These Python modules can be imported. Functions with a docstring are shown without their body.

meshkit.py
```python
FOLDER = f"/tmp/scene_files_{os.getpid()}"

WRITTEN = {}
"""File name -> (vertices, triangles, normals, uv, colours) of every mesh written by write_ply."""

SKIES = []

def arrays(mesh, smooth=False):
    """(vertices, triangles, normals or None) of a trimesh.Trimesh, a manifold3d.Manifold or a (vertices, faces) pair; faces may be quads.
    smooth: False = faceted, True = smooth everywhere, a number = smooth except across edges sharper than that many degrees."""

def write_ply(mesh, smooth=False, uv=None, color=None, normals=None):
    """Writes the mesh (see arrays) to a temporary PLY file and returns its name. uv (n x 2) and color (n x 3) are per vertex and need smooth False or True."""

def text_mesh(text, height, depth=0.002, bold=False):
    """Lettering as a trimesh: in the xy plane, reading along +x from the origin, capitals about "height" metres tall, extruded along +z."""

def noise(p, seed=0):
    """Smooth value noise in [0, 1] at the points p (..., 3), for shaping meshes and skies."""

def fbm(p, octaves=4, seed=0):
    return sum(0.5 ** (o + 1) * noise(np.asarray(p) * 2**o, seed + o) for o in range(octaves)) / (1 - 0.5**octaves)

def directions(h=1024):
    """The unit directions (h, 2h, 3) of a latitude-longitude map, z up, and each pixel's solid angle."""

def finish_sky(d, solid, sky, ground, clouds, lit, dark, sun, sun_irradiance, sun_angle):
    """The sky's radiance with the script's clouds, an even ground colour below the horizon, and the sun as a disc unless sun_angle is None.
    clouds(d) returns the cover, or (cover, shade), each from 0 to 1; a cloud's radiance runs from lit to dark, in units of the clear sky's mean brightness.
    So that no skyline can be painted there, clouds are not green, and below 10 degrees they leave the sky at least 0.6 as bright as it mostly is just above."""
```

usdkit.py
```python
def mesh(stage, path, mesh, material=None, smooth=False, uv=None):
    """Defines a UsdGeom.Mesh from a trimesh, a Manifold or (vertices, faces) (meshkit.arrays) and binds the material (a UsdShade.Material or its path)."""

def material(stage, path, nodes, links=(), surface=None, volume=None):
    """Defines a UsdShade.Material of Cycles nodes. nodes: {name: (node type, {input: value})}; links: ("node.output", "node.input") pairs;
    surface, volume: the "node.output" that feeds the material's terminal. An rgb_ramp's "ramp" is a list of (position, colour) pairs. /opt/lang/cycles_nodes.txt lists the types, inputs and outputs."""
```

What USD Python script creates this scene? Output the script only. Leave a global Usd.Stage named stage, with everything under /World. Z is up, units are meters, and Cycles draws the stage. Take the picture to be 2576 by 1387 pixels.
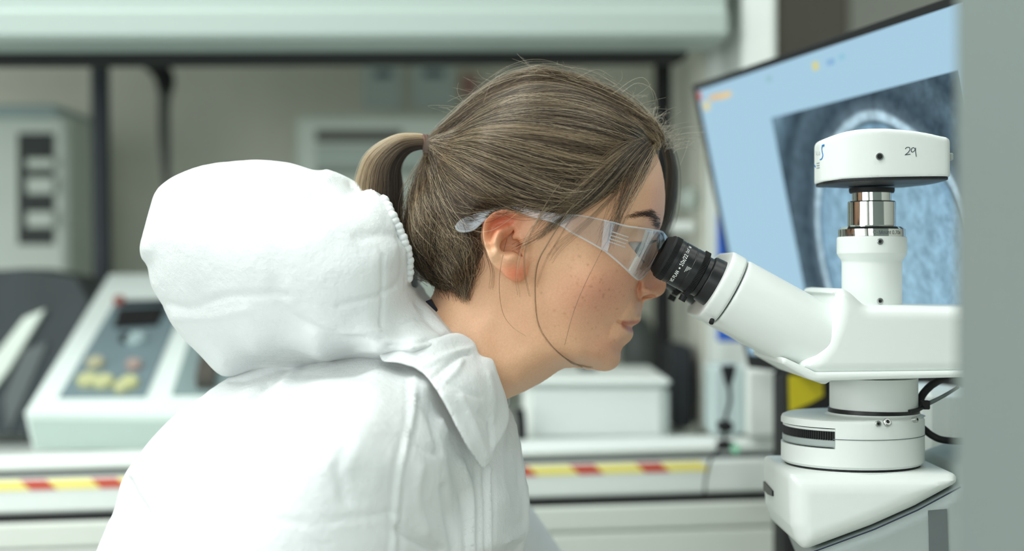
import math, random
import numpy as np, trimesh, manifold3d, shapely.geometry as sg
from scipy import ndimage
from scipy.spatial import cKDTree
from pxr import Usd, UsdGeom, UsdLux, UsdShade, Sdf, Gf, Vt
import usdkit, meshkit

random.seed(7); RNG = np.random.default_rng(7)
stage = Usd.Stage.CreateInMemory()
UsdGeom.SetStageUpAxis(stage, UsdGeom.Tokens.z); UsdGeom.SetStageMetersPerUnit(stage, 1.0)
UsdGeom.Xform.Define(stage, '/World'); UsdGeom.Scope.Define(stage, '/World/Looks')

# ---------------------------------------------------------------- camera, lights, exposure
FPX, CX, CY, ZC = 3578.0, 1288.0, 693.5, 1.25          # focal length in pixels, picture centre, camera height
cam = UsdGeom.Camera.Define(stage, '/World/camera')
cam.CreateFocalLengthAttr(50.0); cam.CreateHorizontalApertureAttr(36.0); cam.CreateVerticalApertureAttr(36.0 * 1387 / 2576)
cam.CreateClippingRangeAttr(Gf.Vec2f(0.05, 50)); cam.CreateFStopAttr(2.8); cam.CreateFocusDistanceAttr(0.995)
cam.CreateExposureAttr(0.0)
cx = UsdGeom.Xformable(cam); cx.AddTranslateOp().Set(Gf.Vec3d(0, 0, ZC)); cx.AddRotateXOp().Set(90.0)

def rect_light(name, loc, w, h, power, color=(1, 1, 1), rot=(0, 0, 0)):
    l = UsdLux.RectLight.Define(stage, '/World/' + name)
    l.CreateWidthAttr(w); l.CreateHeightAttr(h); l.CreateIntensityAttr(power); l.CreateColorAttr(Gf.Vec3f(*color))
    x = UsdGeom.Xformable(l); x.AddTranslateOp().Set(Gf.Vec3d(*loc)); x.AddRotateXYZOp().Set(Gf.Vec3f(*rot))
    return l
LAMP = (0.955, 1.0, 0.98)
LAMPS = [(-1.0, 0.45, 14.0), (0.9, 0.35, 4.0), (-1.1, -1.2, 6.0), (0.9, -1.2, 5.0), (-0.9, 1.35, 7.0), (0.9, 1.35, 3.0), (-1.1, -2.9, 7.0), (0.9, -2.9, 7.0)]
for i, (lx, ly, pw) in enumerate(LAMPS):
    rect_light('ceiling_lamp_light' + ('_%03d' % i if i else ''), (lx, ly, 2.70), 1.15, 0.55, pw, LAMP)
rect_light('window_daylight', (-0.2, -4.85, 1.65), 4.6, 1.7, 3.8, (0.94, 1.0, 0.99), (90, 0, 0))
rect_light('window_daylight_001', (-3.04, -1.3, 1.65), 3.6, 1.7, 4.0, (0.95, 1.0, 0.99), (90, 0, -90))
cam.GetExposureAttr().Set(-0.18)

# ---------------------------------------------------------------- helpers
def W(px, py, y):
    return np.array([(px - CX) / FPX * y, y, ZC + (CY - py) / FPX * y])
def Wn(pts, y):
    p = np.asarray(pts, float)
    return np.stack([(p[:, 0] - CX) / FPX * y, np.full(len(p), y), ZC + (CY - p[:, 1]) / FPX * y], 1)

ORIGIN, COUNT = {}, {}
def unique(parent, name):
    k = (parent, name); n = COUNT.get(k, 0); COUNT[k] = n + 1
    return parent + '/' + (name if n == 0 else '%s_%03d' % (name, n))
def data(prim, label=None, cat=None, group=None, kind=None):
    for k, v in (('label', label), ('category', cat), ('group', group), ('kind', kind)):
        if v: prim.SetCustomDataByKey(k, v)
def thing(name, label, cat, loc=(0, 0, 0), group=None, kind=None):
    path = unique('/World', name)
    x = UsdGeom.Xform.Define(stage, path); x.AddTranslateOp().Set(Gf.Vec3d(*map(float, loc)))
    data(x.GetPrim(), label, cat, group, kind); ORIGIN[path] = np.array(loc, float)
    return path
def holder(name, parent, label=None):
    path = unique(parent, name); x = UsdGeom.Xform.Define(stage, path); ORIGIN[path] = ORIGIN[parent]
    data(x.GetPrim(), label); return path
def obj(name, mesh, mat, parent='/World', smooth=30, label=None, cat=None, group=None, kind=None, tint=None):
    """One Mesh prim; vertices are given in world space."""
    if isinstance(mesh, list): mesh = trimesh.util.concatenate([tm(m) for m in mesh])
    v, f, n = meshkit.arrays(mesh, smooth)
    o = ORIGIN.get(parent, np.zeros(3)); path = unique(parent, name); ORIGIN[path] = o
    m = usdkit.mesh(stage, path, (v - o, f), mat, smooth=False)
    if n is not None:
        m.CreateNormalsAttr(Vt.Vec3fArray.FromNumpy(n.astype(np.float32))); m.SetNormalsInterpolation('vertex')
    if tint is not None:
        UsdGeom.PrimvarsAPI(m).CreatePrimvar('tint', Sdf.ValueTypeNames.Color3fArray, 'vertex').Set(Vt.Vec3fArray.FromNumpy(np.asarray(tint, np.float32)))
    data(m.GetPrim(), label, cat, group, kind)
    return path
def curves(name, strands, widths, mat, parent, label=None, kind=None):
    """strands: list of (n,3) world points; widths: per strand root width."""
    o = ORIGIN.get(parent, np.zeros(3)); path = unique(parent, name); ORIGIN[path] = o
    c = UsdGeom.BasisCurves.Define(stage, path)
    c.CreateTypeAttr('linear'); c.CreateCurveVertexCountsAttr(Vt.IntArray.FromNumpy(np.array([len(s) for s in strands], np.int32)))
    c.CreatePointsAttr(Vt.Vec3fArray.FromNumpy((np.vstack(strands) - o).astype(np.float32)))
    w = np.concatenate([np.linspace(a, a * 0.55, len(s)) for a, s in zip(widths, strands)])
    c.CreateWidthsAttr(Vt.FloatArray.FromNumpy(w.astype(np.float32))); c.SetWidthsInterpolation('vertex')
    UsdShade.MaterialBindingAPI.Apply(c.GetPrim()).Bind(mat); data(c.GetPrim(), label, kind=kind)
    return path

def tm(m):
    if hasattr(m, 'to_mesh'):
        q = m.to_mesh(); return trimesh.Trimesh(q.vert_properties[:, :3], q.tri_verts, process=False)
    if isinstance(m, tuple): return trimesh.Trimesh(*m, process=False)
    return m
def box(x0, x1, y0, y1, z0, z1, bevel=0.0):
    """Chamfered box."""
    b = min(bevel, 0.49 * min(x1 - x0, y1 - y0, z1 - z0))
    if b <= 0:
        m = trimesh.creation.box([x1 - x0, y1 - y0, z1 - z0]); m.apply_translation([(x0 + x1) / 2, (y0 + y1) / 2, (z0 + z1) / 2]); return m
    pts = [(x, y, z) for sx in (0, 1) for sy in (0, 1) for sz in (0, 1) for (x, y, z) in (
        ((x0, x1)[sx], (y0 + b, y1 - b)[sy], (z0 + b, z1 - b)[sz]), ((x0 + b, x1 - b)[sx], (y0, y1)[sy], (z0 + b, z1 - b)[sz]), ((x0 + b, x1 - b)[sx], (y0 + b, y1 - b)[sy], (z0, z1)[sz]))]
    return trimesh.convex.convex_hull(np.array(pts))
def frame_rot(mesh, axis):
    """Turns a mesh built along +z so that +z points along axis."""
    m = mesh.copy(); m.apply_transform(trimesh.geometry.align_vectors([0, 0, 1], np.asarray(axis, float) / np.linalg.norm(axis))); return m
def lathe(profile, centre, axis=(0, 0, 1), n=72):
    """profile: (radius, height) pairs, closed by the axis."""
    m = trimesh.creation.revolve(np.array(profile, float), sections=n)
    m = frame_rot(m, axis); m.apply_translation(centre); return m
def knurl(r0, r1, z0, z1, teeth, centre, axis=(0, 0, 1)):
    """A ring with teeth round it."""
    th = np.linspace(0, 2 * np.pi, teeth * 4, endpoint=False)
    rr = np.where(np.arange(teeth * 4) % 4 < 2, r1, r1 - (r1 - r0) * 0.06 if r0 == 0 else r0)
    poly = sg.Polygon(np.stack([rr * np.cos(th), rr * np.sin(th)], 1))
    m = trimesh.creation.extrude_polygon(poly, z1 - z0, engine='earcut'); m.apply_translation([0, 0, z0])
    m = frame_rot(m, axis); m.apply_translation(centre); return m
def tube(pts, r, n=10, smooth_pts=0):
    """A round tube along points; r a number or one per point."""
    p = np.asarray(pts, float)
    if smooth_pts: p = spline(p, smooth_pts)
    r = np.broadcast_to(np.asarray(r, float), (len(p),)) if np.ndim(r) == 0 or len(r) == len(p) else np.interp(np.linspace(0, 1, len(p)), np.linspace(0, 1, len(r)), r)
    t = np.gradient(p, axis=0); t /= np.linalg.norm(t, axis=1, keepdims=True)
    up = np.array([0.13, 0.2, 0.97]); a = np.cross(t, up); a /= np.linalg.norm(a, axis=1, keepdims=True); b = np.cross(t, a)
    th = np.linspace(0, 2 * np.pi, n, endpoint=False)
    v = (p[:, None] + r[:, None, None] * (np.cos(th)[None, :, None] * a[:, None] + np.sin(th)[None, :, None] * b[:, None])).reshape(-1, 3)
    v = np.vstack([v, p[0], p[-1]]); f = []
    for i in range(len(p) - 1):
        for j in range(n):
            k = (j + 1) % n; f += [(i * n + j, i * n + k, (i + 1) * n + k), (i * n + j, (i + 1) * n + k, (i + 1) * n + j)]
    e = len(p) * n
    for j in range(n):
        k = (j + 1) % n; f += [(e, k, j), (e + 1, (len(p) - 1) * n + j, (len(p) - 1) * n + k)]
    m = trimesh.Trimesh(v, np.array(f), process=False)
    if m.volume < 0: m.invert()
    return m
def spline(p, n):
    """Catmull-Rom through the points, n samples."""
    p = np.asarray(p, float); q = np.vstack([2 * p[0] - p[1], p, 2 * p[-1] - p[-2]])
    t = np.linspace(0, len(p) - 1 - 1e-9, n); i = t.astype(int); u = (t - i)[:, None]
    a, b, c, d = q[i], q[i + 1], q[i + 2], q[i + 3]
    return 0.5 * (2 * b + (c - a) * u + (2 * a - 5 * b + 4 * c - d) * u ** 2 + (3 * b - a - 3 * c + d) * u ** 3)
def prism(pts_px, y0, y1, yref=None, bevel=0.0):
    """A side outline given in pixels at depth yref, extruded from y0 to y1."""
    p = Wn(pts_px, yref or y0)[:, [0, 2]]
    poly = sg.Polygon(p)
    if not poly.is_valid: poly = poly.buffer(0)
    m = trimesh.creation.extrude_polygon(poly, y1 - y0, engine='earcut')
    v = m.vertices; m.vertices = np.stack([v[:, 0], y0 + v[:, 2], v[:, 1]], 1); m.invert()
    return m

# ---- implicit surfaces
def nets(F, lo, h):
    """Naive surface nets of the field F (negative inside) on a grid that starts at lo with step h."""
    s = F < 0
    c = [s[i:s.shape[0] - 1 + i, j:s.shape[1] - 1 + j, k:s.shape[2] - 1 + k] for i in (0, 1) for j in (0, 1) for k in (0, 1)]
    n = sum(x.astype(np.int8) for x in c); active = (n > 0) & (n < 8)
    ijk = np.argwhere(active); idx = -np.ones(active.shape, np.int64); idx[active] = np.arange(len(ijk))
    corner = np.array([(i, j, k) for i in (0, 1) for j in (0, 1) for k in (0, 1)])
    val = np.stack([F[ijk[:, 0] + a, ijk[:, 1] + b, ijk[:, 2] + d] for a, b, d in corner], 1)
    acc, cnt = np.zeros((len(ijk), 3)), np.zeros(len(ijk))
    for a in range(8):
        for b in range(a + 1, 8):
            if np.abs(corner[a] - corner[b]).sum() != 1: continue
            cross = (val[:, a] < 0) != (val[:, b] < 0)
            t = val[cross, a] / (val[cross, a] - val[cross, b])
            acc[cross] += corner[a] + t[:, None] * (corner[b] - corner[a]); cnt[cross] += 1
    v = np.asarray(lo) + h * (ijk + acc / cnt[:, None])
    faces = []
    for ax in range(3):
        sl0 = [slice(1, -1)] * 3; sl0[ax] = slice(0, -1); sl1 = [slice(1, -1)] * 3; sl1[ax] = slice(1, None)
        s0, s1 = s[tuple(sl0)], s[tuple(sl1)]
        e = np.argwhere(s0 != s1); flip = s0[tuple(e.T)]
        e = e + np.array([1 if k != ax else 0 for k in range(3)])
        u, w = [k for k in range(3) if k != ax]
        if ax == 1: u, w = w, u
        du, dw = np.eye(3, dtype=int)[u], np.eye(3, dtype=int)[w]
        q = [idx[tuple((e - a * du - b * dw).T)] for a, b in ((1, 1), (0, 1), (0, 0), (1, 0))]
        q = np.stack(q, 1); q[~flip] = q[~flip][:, ::-1]
        faces.append(q)
    q = np.vstack(faces); q = q[(q >= 0).all(1)]
    f = np.vstack([q[:, [0, 1, 2]], q[:, [0, 2, 3]]])
    return trimesh.Trimesh(v, f, process=False)
def relax(m, n, a=0.5, b=-0.53):
    """Taubin smoothing."""
    import scipy.sparse as sp
    f, k = m.faces, len(m.vertices); e = np.vstack([f[:, [0, 1]], f[:, [1, 2]], f[:, [2, 0]]]); e = np.vstack([e, e[:, ::-1]])
    A = sp.csr_matrix((np.ones(len(e)), (e[:, 0], e[:, 1])), (k, k)); d = np.maximum(np.asarray(A.sum(1)).ravel(), 1)
    v = np.array(m.vertices)
    for _ in range(n):
        for c in (a, b): v = v + c * ((A @ v) / d[:, None] - v)
    m.vertices = v; return m
def grid(lo, hi, h):
    n = [int(math.ceil((b - a) / h)) + 1 for a, b in zip(lo, hi)]
    return [np.asarray(l + h * np.arange(k), np.float32) for l, k in zip(lo, n)]
def smin(a, b, k):
    d = np.clip(0.5 + 0.5 * (b - a) / k, 0, 1); return b * (1 - d) + a * d - k * d * (1 - d)
def smax(a, b, k): return -smin(-a, -b, k)
def poly_sd(poly_pts, X, Z):
    """Signed distance (negative inside) of the closed polygon at the grid X x Z (1-D axes)."""
    p = np.asarray(poly_pts, float); g = np.stack(np.meshgrid(X, Z, indexing='ij'), -1).reshape(-1, 2)
    d = np.full(len(g), 1e9); inside = np.zeros(len(g), bool)
    for a, b in zip(p, np.roll(p, -1, 0)):
        ab = b - a; t = np.clip(((g - a) @ ab) / max(ab @ ab, 1e-12), 0, 1)
        d = np.minimum(d, ((g - a - t[:, None] * ab) ** 2).sum(1))
        c = (a[1] > g[:, 1]) != (b[1] > g[:, 1])
        if abs(ab[1]) > 1e-12: inside ^= c & (g[:, 0] < ab[0] * (g[:, 1] - a[1]) / ab[1] + a[0])
    return np.where(inside, -1, 1).reshape(len(X), len(Z)) * np.sqrt(d).reshape(len(X), len(Z))
def tps(pts, val, X, Z, lam=0.0):
    """Thin-plate spline through the values, on the grid X x Z."""
    p = np.asarray(pts, float); n = len(p); sc = 0.1
    k = lambda r2: 0.5 * r2 * np.log(np.maximum(r2, 1e-12))
    K = k(((p[:, None] - p[None]) ** 2).sum(-1) / sc ** 2) + lam * np.eye(n); P = np.hstack([np.ones((n, 1)), p])
    A = np.block([[K, P], [P.T, np.zeros((3, 3))]])
    w = np.linalg.solve(A, np.concatenate([val, np.zeros(3)]))
    out = np.empty((len(X), len(Z)), np.float32)
    for i, x in enumerate(X):
        r2 = (((x - p[:, 0]) ** 2)[None] + (Z[:, None] - p[None, :, 1]) ** 2) / sc ** 2
        out[i] = k(r2) @ w[:n] + w[n] + w[n + 1] * x + w[n + 2] * Z
    return out
def slab_extrude(poly_world, y0, y1, h, rnd, edge=None):
    """Rounded extrusion of a side outline (world x, z) between y0 and y1: every edge rounded by about rnd."""
    p = np.asarray(poly_world); m = 3 * h
    X, Y, Z = grid((p[:, 0].min() - m, y0 - m, p[:, 1].min() - m), (p[:, 0].max() + m, y1 + m, p[:, 1].max() + m), h)
    d2 = poly_sd(p, X, Z) + rnd; dy = np.abs(Y - (y0 + y1) / 2) - (y1 - y0) / 2 + rnd
    a, b = d2[:, None, :], dy[None, :, None]
    F = np.sqrt(np.maximum(a, 0) ** 2 + np.maximum(b, 0) ** 2) + np.minimum(np.maximum(a, b), 0) - rnd
    return nets(F.astype(np.float32), (X[0], Y[0], Z[0]), h)

# ---- materials
def lin(c):
    c = np.asarray(c, float) / 255.0
    return tuple(np.where(c < 0.04045, c / 12.92, ((c + 0.055) / 1.055) ** 2.4))
MATS = {}
def mat(name, rgb, rough=0.5, metallic=0.0, spec=0.5, bump=0.0, bscale=900, mottle=0.0, mscale=30, coat=0.0, sheen=0.0, sss=0.0):
    """A principled material from an sRGB colour with optional fine bump and a slight mottle."""
    if name in MATS: return MATS[name]
    c = lin(rgb)
    nodes = {'p': ('principled_bsdf', dict(base_color=c, roughness=rough, metallic=metallic, specular_ior_level=spec, coat_weight=coat, sheen_weight=sheen, subsurface_weight=sss)), 'g': ('geometry', {})}
    links = []
    if mottle:
        nodes['mn'] = ('noise_texture', dict(scale=mscale, detail=3.0))
        nodes['mr'] = ('rgb_ramp', {'ramp': [(0.3, tuple(x * (1 - mottle) for x in c)), (0.7, tuple(min(1, x * (1 + mottle)) for x in c))]})
        links += [('g.position', 'mn.vector'), ('mn.fac', 'mr.fac'), ('mr.color', 'p.base_color')]
    if bump:
        nodes['bn'] = ('noise_texture', dict(scale=bscale, detail=2.0)); nodes['b'] = ('bump', dict(strength=bump, distance=0.0005))
        links += [('g.position', 'bn.vector'), ('bn.fac', 'b.height'), ('b.normal', 'p.normal')]
    MATS[name] = usdkit.material(stage, '/World/Looks/' + name, nodes, links, surface='p.BSDF')
    return MATS[name]
def emit(name, rgb, strength):
    MATS[name] = usdkit.material(stage, '/World/Looks/' + name, {'e': ('emission', dict(color=lin(rgb), strength=strength))}, surface='e.emission')
    return MATS[name]
# ================================================================ the room
M_WALL = mat('wall_paint', (206, 208, 200), 0.8, mottle=0.03, mscale=3); M_FLOOR = mat('vinyl_floor', (150, 156, 152), 0.5, mottle=0.08, mscale=12); M_CEIL = mat('ceiling_white', (226, 229, 225), 0.9)
def struct(name, mesh, m): return obj(name, mesh, m, smooth=None, kind='structure')
struct('floor', box(-3.2, 3.2, -5.1, 4.2, -0.1, 0), M_FLOOR)
struct('ceiling', box(-3.2, 3.2, -5.1, 4.2, 2.75, 2.85), M_CEIL)
struct('wall_back', box(-3.2, 3.2, 4.1, 4.2, 0, 2.75), M_WALL)
for a, b, c, d in ((-5.1, 4.1, 0, .78), (-5.1, 4.1, 2.52, 2.75), (-5.1, -3.12, .78, 2.52), (.52, 4.1, .78, 2.52)): struct('wall_left', box(-3.2, -3.1, a, b, c, d), M_WALL)
struct('wall_right', box(3.1, 3.2, -5.1, 4.1, 0, 2.75), M_WALL)
M_FRAME = mat('window_frame', (200, 204, 202), 0.5)
M_WALLF = mat('wall_front_paint', (96, 98, 96), 0.8)
for a, b, c, d in ((-3.1, 3.1, 0, .78), (-3.1, 3.1, 2.52, 2.75), (-3.1, -2.52, .78, 2.52), (2.12, 3.1, .78, 2.52)): struct('wall_front', box(a, b, -5.1, -5.0, c, d), M_WALLF)
struct('window_1', [box(-2.52, 2.12, -5.06, -5.02, c, c + .05) for c in (.78, 2.47)] + [box(a, a + .05, -5.06, -5.02, .83, 2.47) for a in (-2.52, -1.0, .52, 2.07)], M_FRAME)
struct('window_2', [box(-3.16, -3.12, -3.12, .52, c, c + .05) for c in (.78, 2.47)] + [box(-3.16, -3.12, a, a + .05, .83, 2.47) for a in (-3.12, -1.3, .47)], M_FRAME)
# ================================================================ person
YM = 1.045                                              # the mid plane of the head, the body and the microscope
S = YM / FPX                                            # metres per pixel on that plane
def U(px, py, y):                                       # a pixel seen at depth y, as a pixel of the mid plane
    return CX + (px - CX) * y / YM, CY + (py - CY) * y / YM
def XZ(uv): return Wn(np.asarray(uv, float)[:, :2], YM)[:, [0, 2]]

person = thing('person', 'woman with brown ponytail in white hooded coverall bending to the eyepiece', 'person', (-0.36, YM, 0.0))

# outline of the skin in the mid plane: u, v, radius of the rounding there in mm
HEAD_EDGE = [(1652,600,9),(1656,640,8),(1664,675,7),(1672,697,8),(1676,714,10),(1674,729,11),(1665,742,10),(1647,750,22),(1628,755,24),(1620,762,12),
 (1617,775,14),(1613,788,18),(1612,800,20),(1610,809,20),(1602,816,20),(1592,822,18),(1591,827,17),(1594,836,20),(1592,847,20),(1586,857,20),(1576,867,18),(1567,876,18),
 (1562,890,20),(1561,905,22),(1554,920,22),(1539,931,22),(1520,935,22),(1500,933,20),(1470,929,20),(1440,926,25),(1410,932,30),(1375,955,36),(1325,983,42),
 (1275,1005,46),(1225,1030,50),(1150,1075,55),(1060,1110,50),(960,1100,50),(900,1040,50),(895,960,50),(940,890,55),(1000,835,48),(1050,785,42),(1085,748,38),
 (1094,720,40),(1094,680,42),(1086,620,48),(1083,550,55),(1092,480,60),(1112,410,62),(1150,345,65),(1200,292,66),(1260,248,66),(1330,222,66),(1400,222,66),
 (1460,238,66),(1530,270,64),(1590,312,62),(1628,352,60),(1654,395,58),(1667,440,55),(1672,480,52),(1672,515,46),(1670,540,34),(1666,562,22),(1659,582,13)]
# half widths inside: u, v, mm
HEAD_IN = [(1200,360,60),(1300,330,65),(1400,330,65),(1500,355,62),(1250,450,73),(1350,450,75),(1450,450,72),(1540,450,64),(1595,455,53),(1635,480,38),(1655,500,22),
 (1160,460,58),(1150,560,58),(1200,560,69),(1480,540,71),(1550,535,61),(1595,535,50),(1630,540,37),(1650,560,22),
 (1300,560,75),(1400,580,74),(1460,620,70),(1300,640,72),(1380,650,71),
 (1510,590,65),(1545,575,60),(1575,572,54),(1600,572,45),(1625,578,30),
 (1530,625,60),(1560,650,53),(1590,655,43),(1612,650,31),(1568,612,46),(1588,614,40.5),(1602,618,36),(1552,612,53),(1588,636,42),(1606,636,34),(1630,640,17),(1640,620,11),(1620,615,26),
 (1500,670,66),(1540,680,59),(1565,690,50),(1590,700,37),(1606,705,25),(1640,690,10),(1630,670,14),(1645,655,9),
 (1480,730,66),(1530,740,53),(1565,745,40),(1588,745,28),(1625,738,15),(1640,738,13.5),(1645,725,13),(1660,715,10),(1606,740,19),
 (1595,775,22),(1575,778,30),(1545,778,40),(1505,780,51),(1460,780,60),(1600,798,20),
 (1580,812,23),(1560,812,28),(1535,815,35),(1500,820,45),(1460,830,53),(1575,835,24),(1550,850,31),(1520,850,38),(1480,860,46),
 (1545,890,20),(1525,890,30),(1490,890,40),(1450,885,48),(1525,918,17),(1480,915,26),(1440,908,34),
 (1400,730,67),(1340,700,66),(1290,700,64),(1350,770,64),(1400,800,62),(1420,850,57),(1370,840,58),(1400,890,47),(1320,800,58),
 (1250,730,57),(1200,700,52),(1150,690,46),(1250,800,55),(1190,790,52),(1130,770,42),(1310,860,54),(1250,880,57),(1350,910,46),(1300,950,46),(1180,880,61),
 (1200,960,60),(1100,870,60),(1120,980,60),(1020,920,56),(1030,1020,60),(1150,620,54),(1120,520,48)]

HX, HY, HZ = grid((-0.122, YM - 0.098, 1.122), (0.122, YM + 0.098, 1.392), 0.001)
def fields_on(X, Z):
    """half width squared (m2) of the skin on the grid X x Z"""
    ring = np.array(HEAD_EDGE, float); n = len(ring)
    cl = spline(np.vstack([ring, ring[:1]]), n * 5)[:-1]
    e = XZ(cl); r = cl[:, 2] / 1000
    t = np.roll(e, -1, 0) - np.roll(e, 1, 0); t /= np.linalg.norm(t, axis=1, keepdims=True); nrm = np.stack([t[:, 1], -t[:, 0]], 1)
    sd = poly_sd(e, X, Z)
    if poly_sd(e[:1] + nrm[:1] * 0.001, np.array([e[0, 0] + nrm[0, 0] * .001]), np.array([e[0, 1] + nrm[0, 1] * .001])).size and not sg.Polygon(e).contains(sg.Point(e[0] + nrm[0] * 0.001)): nrm = -nrm
    d = np.minimum(0.0035, 0.45 * r); keep = slice(0, None, 2)
    inner = e + nrm * d[:, None]; hin = 2 * r * d - d * d
    pts = [e[keep], inner[keep]]; val = [np.zeros(len(e[keep])), hin[keep]]
    ii = np.array(HEAD_IN, float); pts.append(XZ(ii)); val.append((ii[:, 2] / 1000) ** 2)
    h2 = tps(np.vstack(pts), np.concatenate(val) * 1e4, X, Z, 1e-3) / 1e4
    h2 = np.where(sd < 0, np.maximum(h2, -0.006 * sd), -0.03 * sd)
    return h2.astype(np.float32), sd
H2, HSD = fields_on(HX, HZ)
UV_U = CX + HX / YM * FPX; UV_V = CY + (ZC - HZ) / YM * FPX        # the grid's own u and v
GU, GV = np.meshgrid(UV_U, UV_V, indexing='ij')
def seg_dist(poly, gu=None, gv=None):
    gu, gv = (GU, GV) if gu is None else (gu, gv)
    p = np.asarray(poly, float); d = np.full(gu.shape, 1e9)
    for a, b in zip(p[:-1], p[1:]):
        ab = b - a; t = np.clip(((gu - a[0]) * ab[0] + (gv - a[1]) * ab[1]) / max(ab @ ab, 1e-9), 0, 1)
        d = np.minimum(d, (gu - a[0] - t * ab[0]) ** 2 + (gv - a[1] - t * ab[1]) ** 2)
    return np.sqrt(d)
def blob(u, v, su, sv, ang=0):
    c, s = math.cos(math.radians(ang)), math.sin(math.radians(ang)); a, b = GU - u, GV - v
    return np.exp(-((a * c + b * s) / su) ** 2 - ((-a * s + b * c) / sv) ** 2)
# relief of the face in mm: creases, lips, wings of the nose
REL = np.zeros_like(H2)
for pts, w, amp in [([(1597,718),(1588,742),(1573,762),(1556,788)], 9, -1.6), ([(1585,752),(1565,778),(1552,798)], 16, 0.6),
                    ([(1546,806),(1560,811),(1576,817),(1593,824)], 3.6, -3.4), ([(1540,804),(1530,815),(1522,832)], 7, -1.0),
                    ([(1562,804),(1585,807),(1608,809)], 8, 0.5), ([(1564,826),(1580,835),(1592,839)], 8, 0.9), ([(1535,870),(1566,880)], 12, -1.2),
                    ([(1601,712),(1597,730),(1604,748)], 6.5, -7.5), ([(1575,655),(1600,672),(1616,690)], 10, -0.8),
                    ([(1330,735),(1380,830),(1430,895),(1490,935)], 24, -1.5)]:
    REL += amp * np.exp(-(seg_dist(pts) / w) ** 2)
REL += 5.0 * blob(1624, 731, 15, 12) + 1.2 * blob(1655, 722, 16, 14) + 1.5 * blob(1500, 700, 55, 45) - 1.0 * blob(1265, 760, 30, 40) + 1.2 * blob(1535, 905, 22, 22)
REL += 1.6 * np.exp(-(seg_dist([(1260, 735), (1210, 830), (1235, 930), (1270, 1000)]) / 26) ** 2)     # the neck muscle
hh = np.sqrt(np.maximum(H2, 1e-8))
hole = poly_sd([(1610,752),(1617,745),(1628,741.5),(1642,741.5),(1653,747.5),(1656,756),(1640,766),(1622,770),(1612,762)], UV_U, UV_V)
cut_ = np.clip(0.5 - hole / 2.0, 0, 1)
H2 = np.where(H2 > 0, np.maximum(hh + REL / 1000 * np.clip(hh / 0.012, 0, 1), 0.0004) ** 2, H2)
hh = np.sqrt(np.maximum(H2, 0)); H2 = np.where(H2 > 0, np.maximum(hh + (np.minimum(hh, 0.0034) - hh) * cut_, 0.0003) ** 2, H2)
hole2 = poly_sd([(1611,751),(1618,744),(1630,740.5),(1644,741),(1654,746),(1644,748.5),(1630,749.5),(1618,752)], UV_U, UV_V)
hh = np.sqrt(np.maximum(H2, 0)); H2 = np.where(H2 > 0, (hh + (np.minimum(hh, 0.0009) - hh) * np.clip(0.5 - hole2 / 1.5, 0, 1)) ** 2, H2)
yy = (HY - YM)[None, :, None]
F = (yy ** 2 - H2[:, None, :]) / (2 * np.sqrt(np.maximum(H2, 0.0)[:, None, :] * 0.5 + yy ** 2 * 0.5 + 0.006 ** 2))
F = F.astype(np.float32)
XX, YY, ZZ = HX[:, None, None], HY[None, :, None], HZ[None, None, :]
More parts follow.
